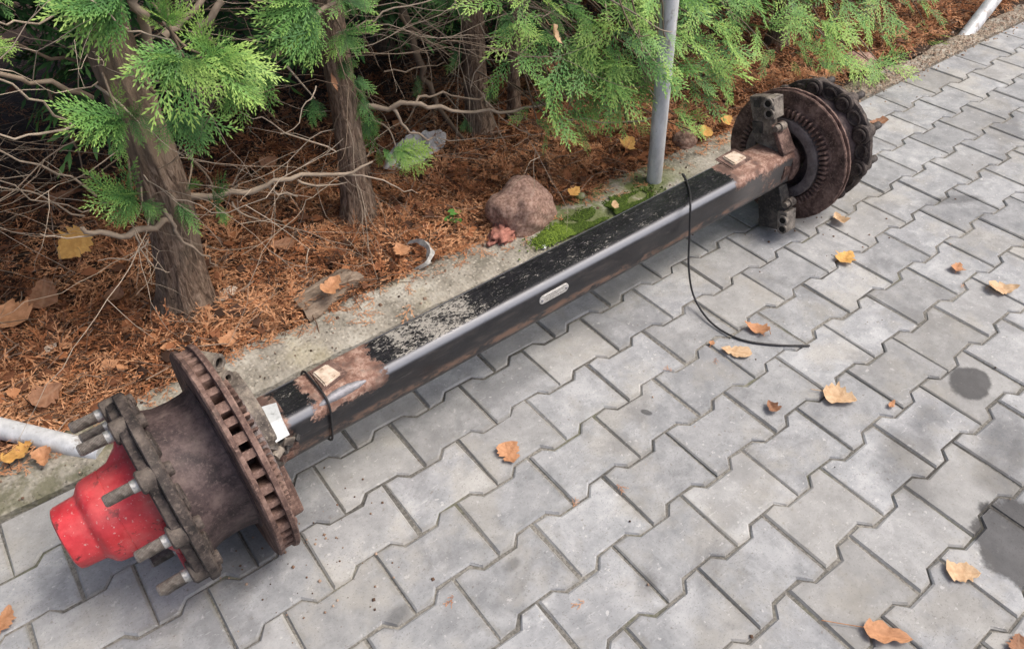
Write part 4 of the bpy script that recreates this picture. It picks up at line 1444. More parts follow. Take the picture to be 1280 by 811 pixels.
def hub_end(sg, xin, Rd, phase, fk, ax):
    """brake disc, hub, flange with ten studs; d = distance outboard of the disc's inner face"""
    X = lambda d: xin + sg * (d if d < 0.05 else 0.05 + (d - 0.05) * ax)

    def rot_part(prof, n=72, mod=None):
        return MB().lathe([(X(d), r) for d, r in prof], n, c=(0, 0, ZA), mod=mod, closed=True)

    # stub axle inside the hub
    MB().lathe([(X(-0.085), 0.062), (X(-0.03), 0.056), (X(0.01), 0.046), (X(0.2), 0.040)], 40, c=(0, 0, ZA)).build('stub', MT['disc'], axle)
    # vented disc: two friction rings on radial vanes
    T = 0.043 if sg < 0 else 0.028
    tp = 0.0115 if sg < 0 else 0.008
    ri = 0.112
    wob = lambda k, a, d, r: r * (1 + 0.005 * mnoise.noise(Vector((math.cos(a) * 9 + sg, math.sin(a) * 9, d * 25))) + 0.007 * mnoise.noise(Vector((math.cos(a) * 34, math.sin(a) * 34 + sg, d * 90))))
    inner = rot_part([(0, ri + .03), (0, Rd - .003), (0.003, Rd), (tp - .001, Rd - .001), (tp, Rd - .004), (tp, ri + .03)], 240, wob).build('brake_disc', MT['disc'], axle)
    rot_part([(T - tp, ri), (T - tp, Rd - .004), (T - tp + .001, Rd - .001), (T - .003, Rd), (T, Rd - .003), (T, ri)], 240, wob).build('friction_ring', MT['disc'], inner)
    nv = 40
    vme = None
    for i in range(nv):
        a = 2 * PI * (i + 0.3) / nv
        if vme is None:
            b = MB()
            w0, w1 = 0.0050, 0.0085
            x0, x1 = X(tp - 0.0012), X(T - tp + 0.0012)
            r0, r1 = 0.150, Rd - 0.009
            b.add([(x0, r0, -w0), (x0, r1, -w1), (x0, r1 + .002, -w1 * .4), (x0, r1 + .002, w1 * .4), (x0, r1, w1), (x0, r0, w0),
                   (x1, r0, -w0), (x1, r1, -w1), (x1, r1 + .002, -w1 * .4), (x1, r1 + .002, w1 * .4), (x1, r1, w1), (x1, r0, w0)],
                  [(0, 1, 2, 3, 4, 5), (11, 10, 9, 8, 7, 6)] + [(k, (k + 1) % 6, 6 + (k + 1) % 6, 6 + k) for k in range(6)])
            o = b.build('vane', MT['disc'], inner)
            vme = o.data
        else:
            o = link('vane', vme, inner)
        o.location = (0, 0, ZA)
        o.rotation_euler = (a + random.gauss(0, .006), 0, 0)
        o.scale = (1, 1 + random.gauss(-.004, .006), random.uniform(.75, 1.25))
    # toothed ABS ring and smooth inner sleeve on the inboard side
    tm = Rd * 0.70
    MB().lathe([(X(-0.022), 0.093), (X(-0.024), 0.097), (X(-0.024), 0.119), (X(-0.022), 0.123), (X(0.03), 0.125), (X(0.03), 0.090)], 90, c=(0, 0, ZA), closed=True,
               mod=radial_noise(0.004, 6, 3)).build('inner_sleeve', MT['sleeve'], axle)
    tb = MB()
    tb.lathe([(X(-0.001), 0.123), (X(-0.001), 0.150), (X(0.004), 0.153), (X(0.006), 0.123)], 90, c=(0, 0, ZA), closed=True)
    nt = 60
    for i in range(nt):
        a = 2 * PI * i / nt
        rt = Matrix.Rotation(a, 3, 'X')
        cc = rt @ Vector((0, 0.1385, 0))
        tb.box((X(-0.010), cc.y, cc.z + ZA), (0.018, 0.022, 0.0068 * random.uniform(.85, 1.1)), rt, 0.0012)
    tb.build('tone_ring', MT['disc'], axle)
    # hub barrel between disc and flange
    prof = [(0.012, 0.060), (0.012, 0.150), (T + .002, 0.156), (T + .004, 0.146), (T + .02, 0.142), (0.085, 0.140), (0.115, 0.141), (0.136, 0.148), (0.150, 0.160), (0.152, 0.06)]
    rot_part(prof, 72, radial_noise(0.010, 5, 8)).build('hub_barrel', MT['hub'], axle)

    # flange, scalloped between the studs
    def lob(k, a, d, r):
        if r < 0.1:
            return r
        c = math.cos(10 * (a - phase))
        base = fk * r - 0.010 + 0.010 * max(-0.35, c) * (1 if d * sg > 0 else 1)
        return base * (1 + 0.012 * mnoise.noise(Vector((math.cos(a) * 8, math.sin(a) * 8, d * 60 + sg))))

    rot_part([(0.143, 0.10), (0.143, 0.189 * fk), (0.147, 0.194 * fk), (0.161, 0.194 * fk), (0.1635, 0.189 * fk), (0.1635, 0.10)], 180, radial_noise(0.012, 9, 5)).build('flange', MT['flange'], axle)
    rot_part([(0.162, 0.08), (0.162, 0.186), (0.165, 0.190), (0.179, 0.188), (0.182, 0.182), (0.182, 0.08)], 200, lob).build('stud_flange', MT['flange'], axle)
    # stud bosses, studs and their heads on the inboard face
    stud = None
    for i in range(10):
        a = phase + 2 * PI * i / 10
        cy, cz = 0.171 * fk * math.cos(a), 0.171 * fk * math.sin(a)
        if stud is None:
            s = MB()
            th = []
            d = 0.199
            th += [(0.181, 0.0), (0.181, 0.0108), (0.2425, 0.0108), (0.2425, 0.0104)]
            pr = [(X(0.181), 0.0112)]
            dd = 0.200
            while dd < 0.241:
                pr += [(X(dd), 0.0112), (X(dd + .0010), 0.0103)]
                dd += 0.0020
            pr += [(X(0.2425), 0.0098), (X(0.2440), 0.0080)]
            s.lathe(pr, 20, smooth=True)
            so = s.build('stud', MT['stud'], axle)
            hk = 1.0 if sg > 0 else 0.66
            hm = MB().lathe([(X(0.144 - 0.017 * hk), 0.0125 * hk), (X(0.144 - 0.0185 * hk), 0.0165 * hk), (X(0.144 - 0.016 * hk), 0.0195 * hk), (X(0.144), 0.0205 * hk)], 24)
            ho = hm.build('stud_head', MT['flange'], so)
            cm = MB().lathe([(X(0.182), 0.0135), (X(0.1835), 0.0130), (X(0.186), 0.0118), (X(0.200), 0.0116)], 20)
            co_ = cm.build('collar', MT['studtip'], so)
            bo = MB().lathe([(X(0.158), 0.0225), (X(0.186), 0.0215), (X(0.189), 0.0185)], 28)
            boo = bo.build('boss', MT['flange'], so)
            if sg > 0:
                bb_ = MB().lathe([(X(0.146), 0.030), (X(0.136), 0.0285), (X(0.133), 0.025), (X(0.133), 0.012)], 28).build('boss', MT['flange'], so)
                stud = (so, ho, co_, boo, bb_)
            else:
                stud = (so, ho, co_, boo)
            cur = so
        else:
            cur = link('stud', stud[0].data, axle)
            for part, nm in zip(stud[1:], ('stud_head', 'collar', 'boss', 'boss')):
                link(nm, part.data, cur)
        cur.location = (0, cy, ZA + cz)
    # ribs of the scallops seen from inboard
    for i in range(10):
        a = phase + 2 * PI * (i + 0.5) / 10
        pts = []
        for k in range(13):
            q = 2 * PI * k / 12
            rr = (0.168 + 0.016 * math.cos(q)) * fk
            aa = a + 0.135 * math.sin(q)
            pts.append((X(0.141 + 0.002 * math.cos(q)), rr * math.cos(aa), ZA + rr * math.sin(aa)))
        MB().tube(pts, 0.0045, 6, cap=False).build('flange_rim', MT['flange'], axle)
    return X


PH = R(16)
XL = hub_end(-1, -0.876, 0.221, PH, 1.0, 1.0)
XR = hub_end(1, 0.849, 0.200, R(5), 0.98, 0.92)


# red hub cap with lobed skirt
def cap_mod(k, a, d, r):
    dd = (XL(0) - d)
    if dd < 0.245:
        f = max(0, min(1, (0.232 - dd) / 0.045))
        r = r * (1 + 0.30 * f * f * max(0, math.cos(5 * (a - PH - PI / 5))))
    if dd > 0.295:
        r = r * (1 - 0.035 * abs(math.sin(4 * a)))
    return r


MB().lathe([(XL(d), r) for d, r in ((0.180, 0.102), (0.186, 0.101), (0.200, 0.094), (0.222, 0.088), (0.240, 0.085), (0.2405, 0.0838), (0.2420, 0.0838), (0.2425, 0.0848), (0.266, 0.0825), (0.274, 0.0810), (0.280, 0.0765), (0.286, 0.0685),
                                    (0.289, 0.0645), (0.2925, 0.0630), (0.326, 0.0605), (0.3315, 0.0585), (0.334, 0.0535))], 96, c=(0, 0, ZA), mod=cap_mod).build('hub_cap', MT['red'], axle)
for i in (3, 4):
    tb = MB()
    a = PH + 2 * PI * (i + 0.5 + 0.75) / 10
    rt = Matrix.Rotation(a, 3, 'X')
    cc = rt @ Vector((0, 0.128, 0))
    tb.box((XL(0.186), cc.y, cc.z + ZA), (0.012, 0.05, 0.03), rt, 0.004)
    tb.build('cap_lug', MT['red'], axle)


# caliper brackets
def holed_lug(x, y, z, d, ro, ri, L, mat, name='lug'):
    q = Vector((1, 0, 0)).rotation_difference(Vector(d).normalized()).to_matrix()
    o = MB().lathe([(0, ri), (0, ro), (L - .001, ro), (L, ro - .001), (L, ri + .001), (L - .001, ri)], 28, rot=q, c=(x, y, z), closed=True).build(name, MT[mat], axle)
    MB().lathe([(L * 0.82, 0.0), (L * 0.82, ri + .0006)], 20, rot=q, c=(x, y, z)).build('bore_shade', MT['black'], o)  # black disc painting the darkness inside the bolt hole
    return o


xb = 0.775
UP = [(0.110, 0.178), (0.066, 0.194), (0.044, 0.200), (0.030, 0.150), (0.016, 0.120), (-0.022, 0.074), (-0.026, 0.053), (0.050, 0.053), (0.066, 0.066), (0.078, 0.110)]
br_ = MB().prism([(y, ZA + z) for y, z in UP], xb - 0.012, xb + 0.02, 0.004).build('caliper_bracket', MT['bracket'], axle)
for (y0, z0, w, h) in ((0.078, 0.168, 0.022, 0.022), (0.058, 0.102, 0.034, 0.034)):
    fr = MB()
    qx = xb - 0.0135
    rt = Matrix.Rotation(R(-17), 3, 'X')
    fr.box((qx, y0, ZA + z0), (0.003, w, h), rt, 0.001)  # dark plate standing in for the shade of a recess
    fr.build('pocket_shade', MT['bracketd'], br_)
sh = MB().prism([(0.050, ZA + .201), (0.022, ZA + .208), (0.004, ZA + .150), (.032, ZA + .145)], xb - 0.026, xb + 0.02, .003)
sh.build('lug_block', MT['lug'], br_)
holed_lug(xb - .022, 0.033, ZA + .190, (-1, -.1, .1), .0148, .0095, .012, 'lug')
holed_lug(xb - .022, 0.023, ZA + .163, (-1, -.1, .1), .0148, .0095, .012, 'lug')
MB().lathe([(-.03, .0), (-.03, .009), (-.012, .0095), (-.012, .013), (.01, .013)], 16, c=(xb, -0.008, ZA + .128)).build('bolt', MT['bracket'], axle)
web = MB().prism([(.014, ZA + .128), (.0, ZA + .128), (-.052, ZA + .06), (-.040, ZA + .05)], xb - .02, xb + .035, .003)
web.build('gusset', MT['disc'], axle)
LOW = [(-0.004, -0.115), (-0.030, -0.196), (-0.108, -0.172), (-0.094, -0.100), (-0.062, -0.040), (-0.02, -0.058)]
bl = MB().prism([(y, ZA + z) for y, z in LOW], xb - 0.02, xb + 0.02, 0.004).build('caliper_bracket', MT['bracketd'], axle)
MB().prism([(-.082, ZA - .110), (-.112, ZA - .100), (-.128, ZA - .166), (-.098, ZA - .178)], xb - .028, xb + .02, .003).build('lug_block', MT['lug'], bl)
holed_lug(xb - .024, -.108, ZA - .128, (-1, -.1, .1), .0148, .0095, .012, 'lug')
holed_lug(xb - .024, -.114, ZA - .156, (-1, -.1, .1), .0148, .0095, .012, 'lug')
MB().lathe([(-.03, .0), (-.03, .009), (-.012, .0095), (-.012, .013), (.01, .013)], 16, c=(xb, -0.100, ZA - .080)).build('bolt', MT['bracket'], axle)
# left bracket: flat plate behind the disc with two bolt sleeves on top and a lug below
xl = -0.845
PLT = [(0.075, 0.120), (0.025, 0.128), (-0.045, 0.108), (-0.078, 0.065), (-0.07, -0.03), (0.0, -0.05), (0.06, 0.02)]
pl = MB().prism([(y, ZA + z) for y, z in PLT], xl - .012, xl + .016, .004).build('caliper_bracket', MT['bracket'], axle)
for (px, py) in ((273, 453), (284, 474)):
    e = loc(at_y(px, py, 0.238 if px == 273 else .222))
    holed_lug(e.x - .026, e.y + .036, e.z - .004, (.55, -.8, .10), .0175, .0095, .048, 'bracket', 'bolt_sleeve')
e = loc(at_y(295, 498, .205))
ring = [(e.x, e.y + .019 * math.cos(q), e.z + .019 * math.sin(q)) for q in np.linspace(0, 2 * PI, 25)]
cpl = MB().lathe([(-.004, .019), (.006, .019), (.0075, .0175)], 28, rot=Vector((1, 0, 0)).rotation_difference(Vector((-.25, -.72, .65))).to_matrix(), c=e).build('plug', MT['bracket'], axle)
LWL = [(-0.05, -0.05), (-0.078, -0.105), (-0.094, -0.160), (-0.078, -0.185), (-0.03, -0.12), (0.0, -0.06)]
pl2 = MB().prism([(y, ZA + z) for y, z in LWL], xl - .018, xl + .016, .004).build('caliper_bracket', MT['disc'], axle)
for (px, py) in ((361, 632), (369, 650)):
    e = loc(at_z(px, py, .088 if px == 361 else .06))
    holed_lug(e.x - .012, e.y + .01, e.z - .006, (.3, -.7, .5), .0125, .0065, .016, 'disc')
# collar where beam meets bracket
MB().lathe([(xl + .0, .070), (xl + .012, .074), (xl + .022, .070), (xl + .022, .03), (xl, .03)], 40, c=(0, 0, ZA), closed=True, mod=radial_noise(.05, 6, 2)).build('collar', MT['disc'], axle)
MB().lathe([(0.80, .030), (0.80, .066), (0.815, .072), (0.83, .068), (0.845, .03)], 40, c=(0, 0, ZA), closed=True, mod=radial_noise(.06, 6, 4)).build('collar', MT['disc'], axle)

# spring saddles: pale plates and sprayed weld beads
ztop = 0.2135 + BH


def slab(name, px4, zw, th, mat, bev=.003):
    P = [loc(at_z(px, py, zw)) for px, py in px4]
    c = sum(P, Vector()) / 4
    v = [Vector((p.x, p.y, ZA + BH - .002)) for p in P] + [Vector((c.x + (p.x - c.x) * .93, c.y + (p.y - c.y) * .93, ZA + BH + th)) for p in P]
    f = [(0, 1, 2, 3), (7, 6, 5, 4)] + [(i, (i + 1) % 4, 4 + (i + 1) % 4, 4 + i) for i in range(4)]
    bm = bmesh.new()
    vs = [bm.verts.new(p) for p in v]
    for q in f:
        bm.faces.new([vs[i] for i in q])
    bmesh.ops.recalc_face_normals(bm, faces=bm.faces[:])
    bmesh.ops.bevel(bm, geom=bm.edges[:], offset=bev, segments=2, affect='EDGES')
    me = bpy.data.meshes.new(name)
    bm.to_mesh(me)
    bm.free()
    me.materials.append(mat)
    return link(name, me, axle)


slab('saddle_plate', [(389, 466), (408, 454), (427, 466), (406, 483)], .282, .009, MT['pale'])
slab('saddle_plate', [(902, 197), (917, 189), (934, 197), (918, 207)], .272, .010, MT['pale'])
slab('saddle_pad', [(383, 464), (413, 446), (436, 465), (402, 491)], .279, .0035, MT['disc'])
slab('saddle_pad', [(893, 198), (918, 184), (942, 197), (916, 213)], .270, .004, MT['disc'])


def bead(px0, px1, yw, rad, mat):
    a, b = loc(at_z(*px0, yw)), loc(at_z(*px1, yw))
    pts = []
    rd = []
    for i in range(15):
        t = i / 14
        p = a.lerp(b, t)
        y = -(BH - BR * 0.42) + 0.004 * math.sin(PI * t)
        pts.append((p.x, y, ZA + BH - BR * 0.42 + .001))
        rd.append(rad * max(.15, math.sin(PI * t) ** .6) * (1 + .08 * math.sin(i * 3.1)))
    return MB().tube(pts, rd, 10).build('weld_bead', mat, axle)


bead((390, 503), (457, 467), .272, .0115, MT['weld'])
bead((402, 491), (436, 465), .276, .003, MT['disc'])

# type plate on the near flank
a, b = loc(at_y(674, 378, .1345)), loc(at_y(711, 354, .1345))
L = (b - a).length
cx, cz = (a.x + b.x) / 2, (a.z + b.z) / 2
v, f = [], []
out = []
h2 = 0.0125
for k in range(24):
    q = 2 * PI * k / 24
    out.append((math.copysign(L / 2 - h2, math.cos(q)) + h2 * math.cos(q), h2 * math.sin(q)))
n = len(out)
for dy in (0.001, -.0022):
    v += [(cx + x, -BH + dy, cz + z - .003) for x, z in out]
v += [(cx + x * .95, -BH - .0030, cz + z * .86 - .003) for x, z in out]
for i in range(n):
    j = (i + 1) % n
    f += [(i, j, n + j, n + i), (n + i, n + j, 2 * n + j, 2 * n + i)]
f.append(tuple(range(2 * n, 3 * n)))
npo = MB().add(v, f).build('type_plate', MT['nameplate'], axle)
for s in (-1, 1):
    MB().lathe([(0, .0035), (.002, .0032), (.003, .0015)], 12, rot=Vector((1, 0, 0)).rotation_difference(Vector((0, -1, 0))).to_matrix(), c=(cx + s * (L / 2 - .008), -BH - .0028, cz - .003)).build('rivet', MT['weld'], npo)
mk = MB()
for row_, (x0, x1) in enumerate(((-.03, .028), (-.034, .012), (-.026, .03))):
    xx = x0
    while xx < x1:
        wd = rng.uniform(.0015, .004)
        mk.box((cx + xx, -BH - .0031, cz - .003 + .006 - .006 * row_), (wd, .0004, .0016))
        xx += wd + .0014
mk.build('stamped_marks', MT['bracket'], npo)

# bent aluminium tag, band clamp, sensor plug and lead at the near end
P = [loc(at_z(px, py, zz)) for px, py, zz in ((324, 509, .292), (345, 503, .292), (352, 522, .288), (362, 543, .272), (345, 553, .272), (335, 530, .288))]
v = [p for p in P] + [p + Vector((.001, .002, -.003)) for p in P]
MB().add(v, [(0, 1, 2, 5), (5, 2, 3, 4), (9 + 2, 8, 7, 6), (10, 9, 8, 11), (0, 1, 7, 6), (1, 2, 8, 7), (2, 3, 9, 8), (3, 4, 10, 9), (4, 5, 11, 10), (5, 0, 6, 11)]).build('bent_tag', MT['tagm'], axle)
bx = loc(at_z(370, 480, .272)).x
band = []
for (y, z) in beam_section(BH + .005, BR + .004, 5):
    band.append((bx + .012 * (z / BH) * .6 + .02, y, ZA + z))
band.append(band[0])
MB().tube(band, .0025, 8, cap=False).build('band_clamp', MT['rubber'], axle)
pj = loc(at_y(352, 556, .104))
jb = MB()
for i in range(9):
    o_ = Vector(rng.normal(0, .011, 3))
    rt = Matrix.Rotation(rng.uniform(0, 6), 3, Vector(rng.normal(0, 1, 3)).normalized())
    jb.box(pj + o_ + Vector((0, -.006, 0)), (rng.uniform(.012, .024), rng.uniform(.01, .018), rng.uniform(.008, .014)), rt, .002)
jb.build('sensor_plug', MT['bracketd'], axle)
jb = MB()
jb.lathe([(-.012, .0), (-.012, .009), (.010, .009), (.012, .006), (.016, .006)], 14, rot=Matrix.Rotation(.6, 3, 'Z'), c=pj + Vector((-.014, -.016, .004)))
jb.box(pj + Vector((.012, -.014, .016)), (.022, .006, .018), Matrix.Rotation(.5, 3, 'Y'), .002)
jb.build('clip', MT['bracket'], axle)
for off in ((0, 0, 0), (.006, -.004, .006)):
    q0 = pj + Vector(off)
    MB().tube(smooth_path([q0, q0 + Vector((-.03, -.012, -.02)), q0 + Vector((-.055, .0, -.028)), q0 + Vector((-.075, .02, -.02))], 5), .0028, 6).build('sensor_lead', MT['rubber'], axle)

# black lead slung over the beam and trailing on the paving
P = [(1.36, .300, .13), (1.345, .288, .20), (1.325, .277, .252), at_z(853, 218, .2715), at_z(858, 226, .2715), at_z(862, 240, .2715), at_y(863, 253, .140), at_y(862, 290, .125), at_y(861, 335, .095), at_z(868, 372, .03), at_z(890, 404, .006), at_z(925, 424, .005), at_z(968, 431, .005), at_z(1012, 432, .004)]
lead = MB().tube(smooth_path(P, 8), .0029, 8).build('lead', MT['rubber'])
tag(lead, 'thin black rubber lead slung over the beam and trailing on the paving', 'cable')

# ================================================================== POSTS
def post(p0, p1, r, label, name='zinc_post'):
    P = [Vector(p0).lerp(Vector(p1), t) for t in np.linspace(0, 1, 12)]
    o = MB().tube(P, r, 28).build(name, MT['galv'])
    tag(o, label, 'post')
    return o


pb = at_z(817, 232, 0.0)
pt = at_y(838, -2, pb[1] + .01)
dirv = (pt - pb) / np.linalg.norm(pt - pb)
post(pb - dirv * .05, pb + dirv * 2.2, 0.0255, 'upright zinc pipe post standing on the kerb amid the thuja sprays')
pb = at_z(1208, 44, 0.0)
pt = at_y(1250, -10, pb[1] + .02)
dirv = (pt - pb) / np.linalg.norm(pt - pb)
post(pb - dirv * .05, pb + dirv * 1.8, .031, 'slanted zinc pipe brace set in the kerb past the far hub', 'zinc_brace')
pb = at_z(128, 566, 0.01)
pt = at_y(0, 535, .72)
dirv = (pt - pb) / np.linalg.norm(pt - pb)
post(pb - dirv * .0, pb + dirv * 1.6, .0245, 'grey pipe brace rising behind the red hub cap studs', 'zinc_brace')


# ================================================================== LOOSE THINGS
def leaf_obj(p, L, W, head, mat, label, curl=.25, fold=.25, seed=0, stem=.35, name='leaf', lift=.001, tilt=(0, 0), shape=1.0):
    r = np.random.default_rng(seed)
    nu, nv = 15, 9
    V, Q, T = [], [], []
    for i in range(nu):
        t = i / (nu - 1)
        w = W / 2 * (math.sin(PI * t ** (0.62 * shape)) ** .75) * (1 + .13 * r.normal() * (0 < i < nu - 1))
        wl_, wr_ = w * (1 + .12 * r.normal()), w * (1 + .12 * r.normal())
        for j in range(nv):
            s = (j / (nv - 1) - .5) * 2
            w = wl_ if s < 0 else wr_
            x = (t - .5) * L + (-.06 * L * abs(s) * (t < .25))
            y = s * w
            z = fold * abs(y) * (0.8 + .4 * math.sin(5 * t + seed)) + curl * L * ((t - .5) ** 2) * 1.2 + .012 * L * mnoise.noise(Vector((x * 90, y * 90, seed)))*3
            V.append((x, y, z))
            vein = 1.0 if j == nv // 2 else (0.55 if (i + abs(j - nv // 2)) % 3 == 0 else 0.0)
            T.append(vein)
    for i in range(nu - 1):
        for j in range(nv - 1):
            a = i * nv + j
            Q.append((a, a + 1, a + nv + 1, a + nv))
    V = np.array(V)
    if stem:
        sv2, sf2 = tube_vf(smooth_path([(-L / 2, 0, V[nv // 2][2]), (-L * .62, .02 * L, .02 * L), (-L * (.5 + stem), .08 * L * r.normal(), .03 * L)], 4), .0009, 5)
        o0 = len(V)
        V = np.concatenate([V, np.array([tuple(q) for q in sv2])])
        Q += [tuple(i + o0 for i in q) for q in sf2]
        T += [.8] * len(sv2)
    Mx = (Matrix.Rotation(tilt[0], 3, 'X') @ Matrix.Rotation(tilt[1], 3, 'Y') @ Matrix.Rotation(head, 3, 'Z'))
    V = V @ np.array(Mx).T
    V[:, 2] -= V[:, 2].min()
    me = np_mesh(name, V, Q, MT[mat], T, True)
    o = link(name, me)
    o.location = (p[0], p[1], p[2] + lift)
    tag(o, label, 'leaf')
    return o


PAVL = [  # px, py, length, width, heading, material, label, curl, fold, seed, stem
    (637, 568, .058, .052, 4.4, 'leaf_orange', 'rounded orange brown leaf alone on the paving beside the beam', .35, .25, 1, .0),
    (919, 440, .075, .042, 2.2, 'leaf_tan', 'long tan leaf lying under the trailing black lead', .2, .25, 2, .0),
    (944, 412, .066, .036, 2.0, 'leaf_orange', 'curled brown leaf just behind the trailing lead', .9, .5, 3, .1),
    (1050, 497, .075, .062, 5.2, 'leaf_tan', 'heart shaped pale leaf with raised stem on a block joint', .3, .35, 4, .4),
    (964, 510, .036, .032, 1.2, 'leaf_brown', 'small crumpled brown leaf on a paver below the lead', .9, .7, 5, .0),
    (1058, 322, .070, .050, 0.1, 'leaf_yellow', 'yellowish square-looking leaf near the far disc', .2, .3, 6, .0),
    (1048, 275, .060, .048, 1.0, 'leaf_tan', 'pale folded leaf closest to the far disc', .5, .6, 7, .0),
    (1197, 335, .048, .034, .3, 'leaf_orange', 'small ruffled brown leaf between yellowish leaf and big tan leaf', .3, .5, 8, .1),
    (1254, 362, .080, .050, 5.6, 'leaf_tan', 'tan leaf with a tip raised off the paving, beyond the wet spot', .6, .3, 9, .1),
    (1204, 716, .062, .048, 5.5, 'leaf_tan', 'tan leaf with a small hole at the edge of the wet patch', .35, .3, 10, .0),
    (1110, 794, .082, .042, 5.35, 'leaf_orange', 'large brown leaf with a long stem across a block joint', .3, .45, 11, .95),
    (8, 772, .050, .036, 1.1, 'leaf_orange', 'orange leaf in front of the red hub cap', .3, .2, 12, .6),
    (890, 429, .018, .014, .4, 'leaf_orange', 'tiny pinkish leaf scrap next to the long tan leaf', .3, .4, 13, .5),
    (1115, 505, .030, .013, .2, 'leaf_orange', 'narrow brown leaf scrap on a joint near the heart shaped leaf', .3, .4, 14, .0),
    (1273, 806, .045, .035, .5, 'leaf_brown', 'brown leaf on the wet patch edge past the holed leaf', .3, .4, 15, .0),
    (1096, 155, .080, .040, 2.9, 'leaf_brown', 'reddish brown leaf tucked against the far hub flange', .5, .5, 16, .0),
]
for (px, py, L, W, hd, mt, lb, cu, fo, sd_, st) in PAVL:
    leaf_obj(at_z(px, py, .004), L, W, hd, mt, lb, cu, fo, sd_, st)
BEDL = [
    (100, 326, .105, .090, 3.6, 'leaf_yellow', 'big yellow ochre leaf lying on dark litter beside the thick trunk', .15, .12, 21, .0, (.55, -.2), .03),
    (785, 192, .062, .052, .4, 'leaf_yellow', 'yellow leaf lying in litter beside the zinc post', .2, .25, 22, .0, (.4, 0), .02),
    (907, 160, .055, .040, .2, 'leaf_yellow', 'yellow orange leaf on litter by the far bracket', .2, .25, 23, .0, (.4, 0), .02),
    (880, 173, .058, .050, 1.0, 'leaf_yellow', 'lobed yellow leaf between zinc post and far disc', .3, .35, 24, .1, (.3, 0), .02),
    (685, 106, .085, .070, 1.9, 'leaf_orange', 'rust orange leaf standing in the shade behind the sprays', .3, .3, 25, .0, (.7, .1), .06),
    (718, 250, .050, .035, .3, 'leaf_yellow', 'small ochre leaf behind the boulder on the kerb edge', .3, .4, 26, .0, (.3, 0), .02),
    (768, 262, .036, .028, .9, 'leaf_tan', 'small tan leaf lying on the moss', .3, .3, 27, .0, (.2, 0), .006),
    (68, 503, .075, .060, .3, 'leaf_brown', 'wide reddish brown leaf near the kerb by the wheel studs', .3, .3, 28, .0, (.3, 0), .02),
    (30, 570, .070, .038, .2, 'leaf_yellow', 'crumpled ochre leaf under the grey pipe brace', .8, .7, 29, .0, (.2, 0), .004),
    (58, 578, .050, .036, 4.6, 'leaf_orange', 'torn golden brown leaf hanging over the kerb below the grey pipe', .8, .7, 30, .0, (.2, 0), .004),
    (60, 375, .11, .08, 1.2, 'leaf_brown', 'large dull brown leaf half buried below the big ochre leaf', .3, .2, 31, .0, (.25, 0), .015),
    (20, 405, .10, .09, 2.2, 'leaf_orange', 'wide orange brown leaf on the bed edge under the bare twigs', .3, .25, 32, .0, (.3, 0), .02),
    (290, 430, .055, .040, .6, 'leaf_orange', 'reddish leaf at the bed edge by the near disc', .4, .3, 33, .0, (.3, 0), .012),
    (150, 378, .06, .05, .8, 'leaf_brown', 'purplish brown shrivelled leaf before the thick trunk', .8, .6, 34, .0, (.2, 0), .02),
    (355, 318, .07, .05, 2.8, 'leaf_brown', 'dark brown leaf lying between thick trunk and slender trunk', .3, .3, 35, .0, (.2, 0), .02),
    (420, 375, .07, .05, .5, 'leaf_orange', 'peach coloured torn leaf resting on the rotten board', .5, .4, 36, .0, (.2, 0), .045),
    (502, 322, .055, .045, 1.5, 'leaf_orange', 'pinkish leaf scrap next to the grey plastic scrap', .5, .4, 37, .0, (.2, 0), .02),
    (85, 255, .08, .04, .2, 'leaf_brown', 'long brown leaf under the cut branch', .3, .3, 38, .0, (.3, 0), .02),
    (340, 215, .06, .055, .2, 'leaf_brown', 'greyish brown leaf behind the bare branch', .3, .3, 39, .0, (.5, 0), .02),
    (85, 438, .035, .022, 2.3, 'leaf_orange', 'small orange leaf in the middle of the litter', .4, .4, 40, .0, (.2, 0), .012),
]
for (px, py, L, W, hd, mt, lb, cu, fo, sd_, st, tl, lf) in BEDL:
    p = at_z(px, py, .02)
    leaf_obj((p[0], p[1], bed_z(p[0], p[1])), L, W, hd, mt, lb, cu, fo, sd_, st, tilt=tl, lift=lf + .022)
hl = at_y(693, 44, .70)
leaf_obj(hl - np.array([0, 0, .02]), .055, .035, 4.9, 'leaf_tan', 'dry tan leaf caught in the green sprays', .9, .6, 50, .4, tilt=(.9, .5), lift=0)
hl = at_y(415, 98, .91)
leaf_obj(hl - np.array([0, 0, .03]), .07, .03, 4.2, 'leaf_brown', 'pinkish brown leaf hanging on the slender trunk', .3, .4, 51, .4, tilt=(.6, .9), lift=0)
# brown broad-leaf fragments mixed into the litter
fragb = Bag()
lv = np.array([(-.5, 0, 0), (-.15, .38, .12), (.5, .1, .02), (-.1, -.36, .14), (.2, .3, .1), (.25, -.2, .12)], np.float32)
FRAG = (lv, np.array([(0, 3, 5, 1), (1, 5, 2, 4)], np.int32), np.zeros(6, np.float32))
for i in range(1700):
    x, y = rng.uniform(-.7, 4.3), .67 + rng.exponential(.6)
    if y > 2.8 or not in_view((x, y, 0), 30):
        continue
    a = rng.uniform(0, 6.28)
    fragb.put(FRAG, (x, y, bed_z(x, y) + .018 + abs(rng.normal(0, .006))), (math.cos(a), math.sin(a), rng.normal(0, .3)), (rng.normal(0, .4), rng.normal(0, .4), 1), rng.uniform(.015, .05), float(np.clip(rng.normal(.35, .25), 0, 1)))
tag(fragb.build('leaf_fragments', MT['litter']), 'broken brown leaf pieces mixed into the thuja litter', 'litter', kind='stuff')


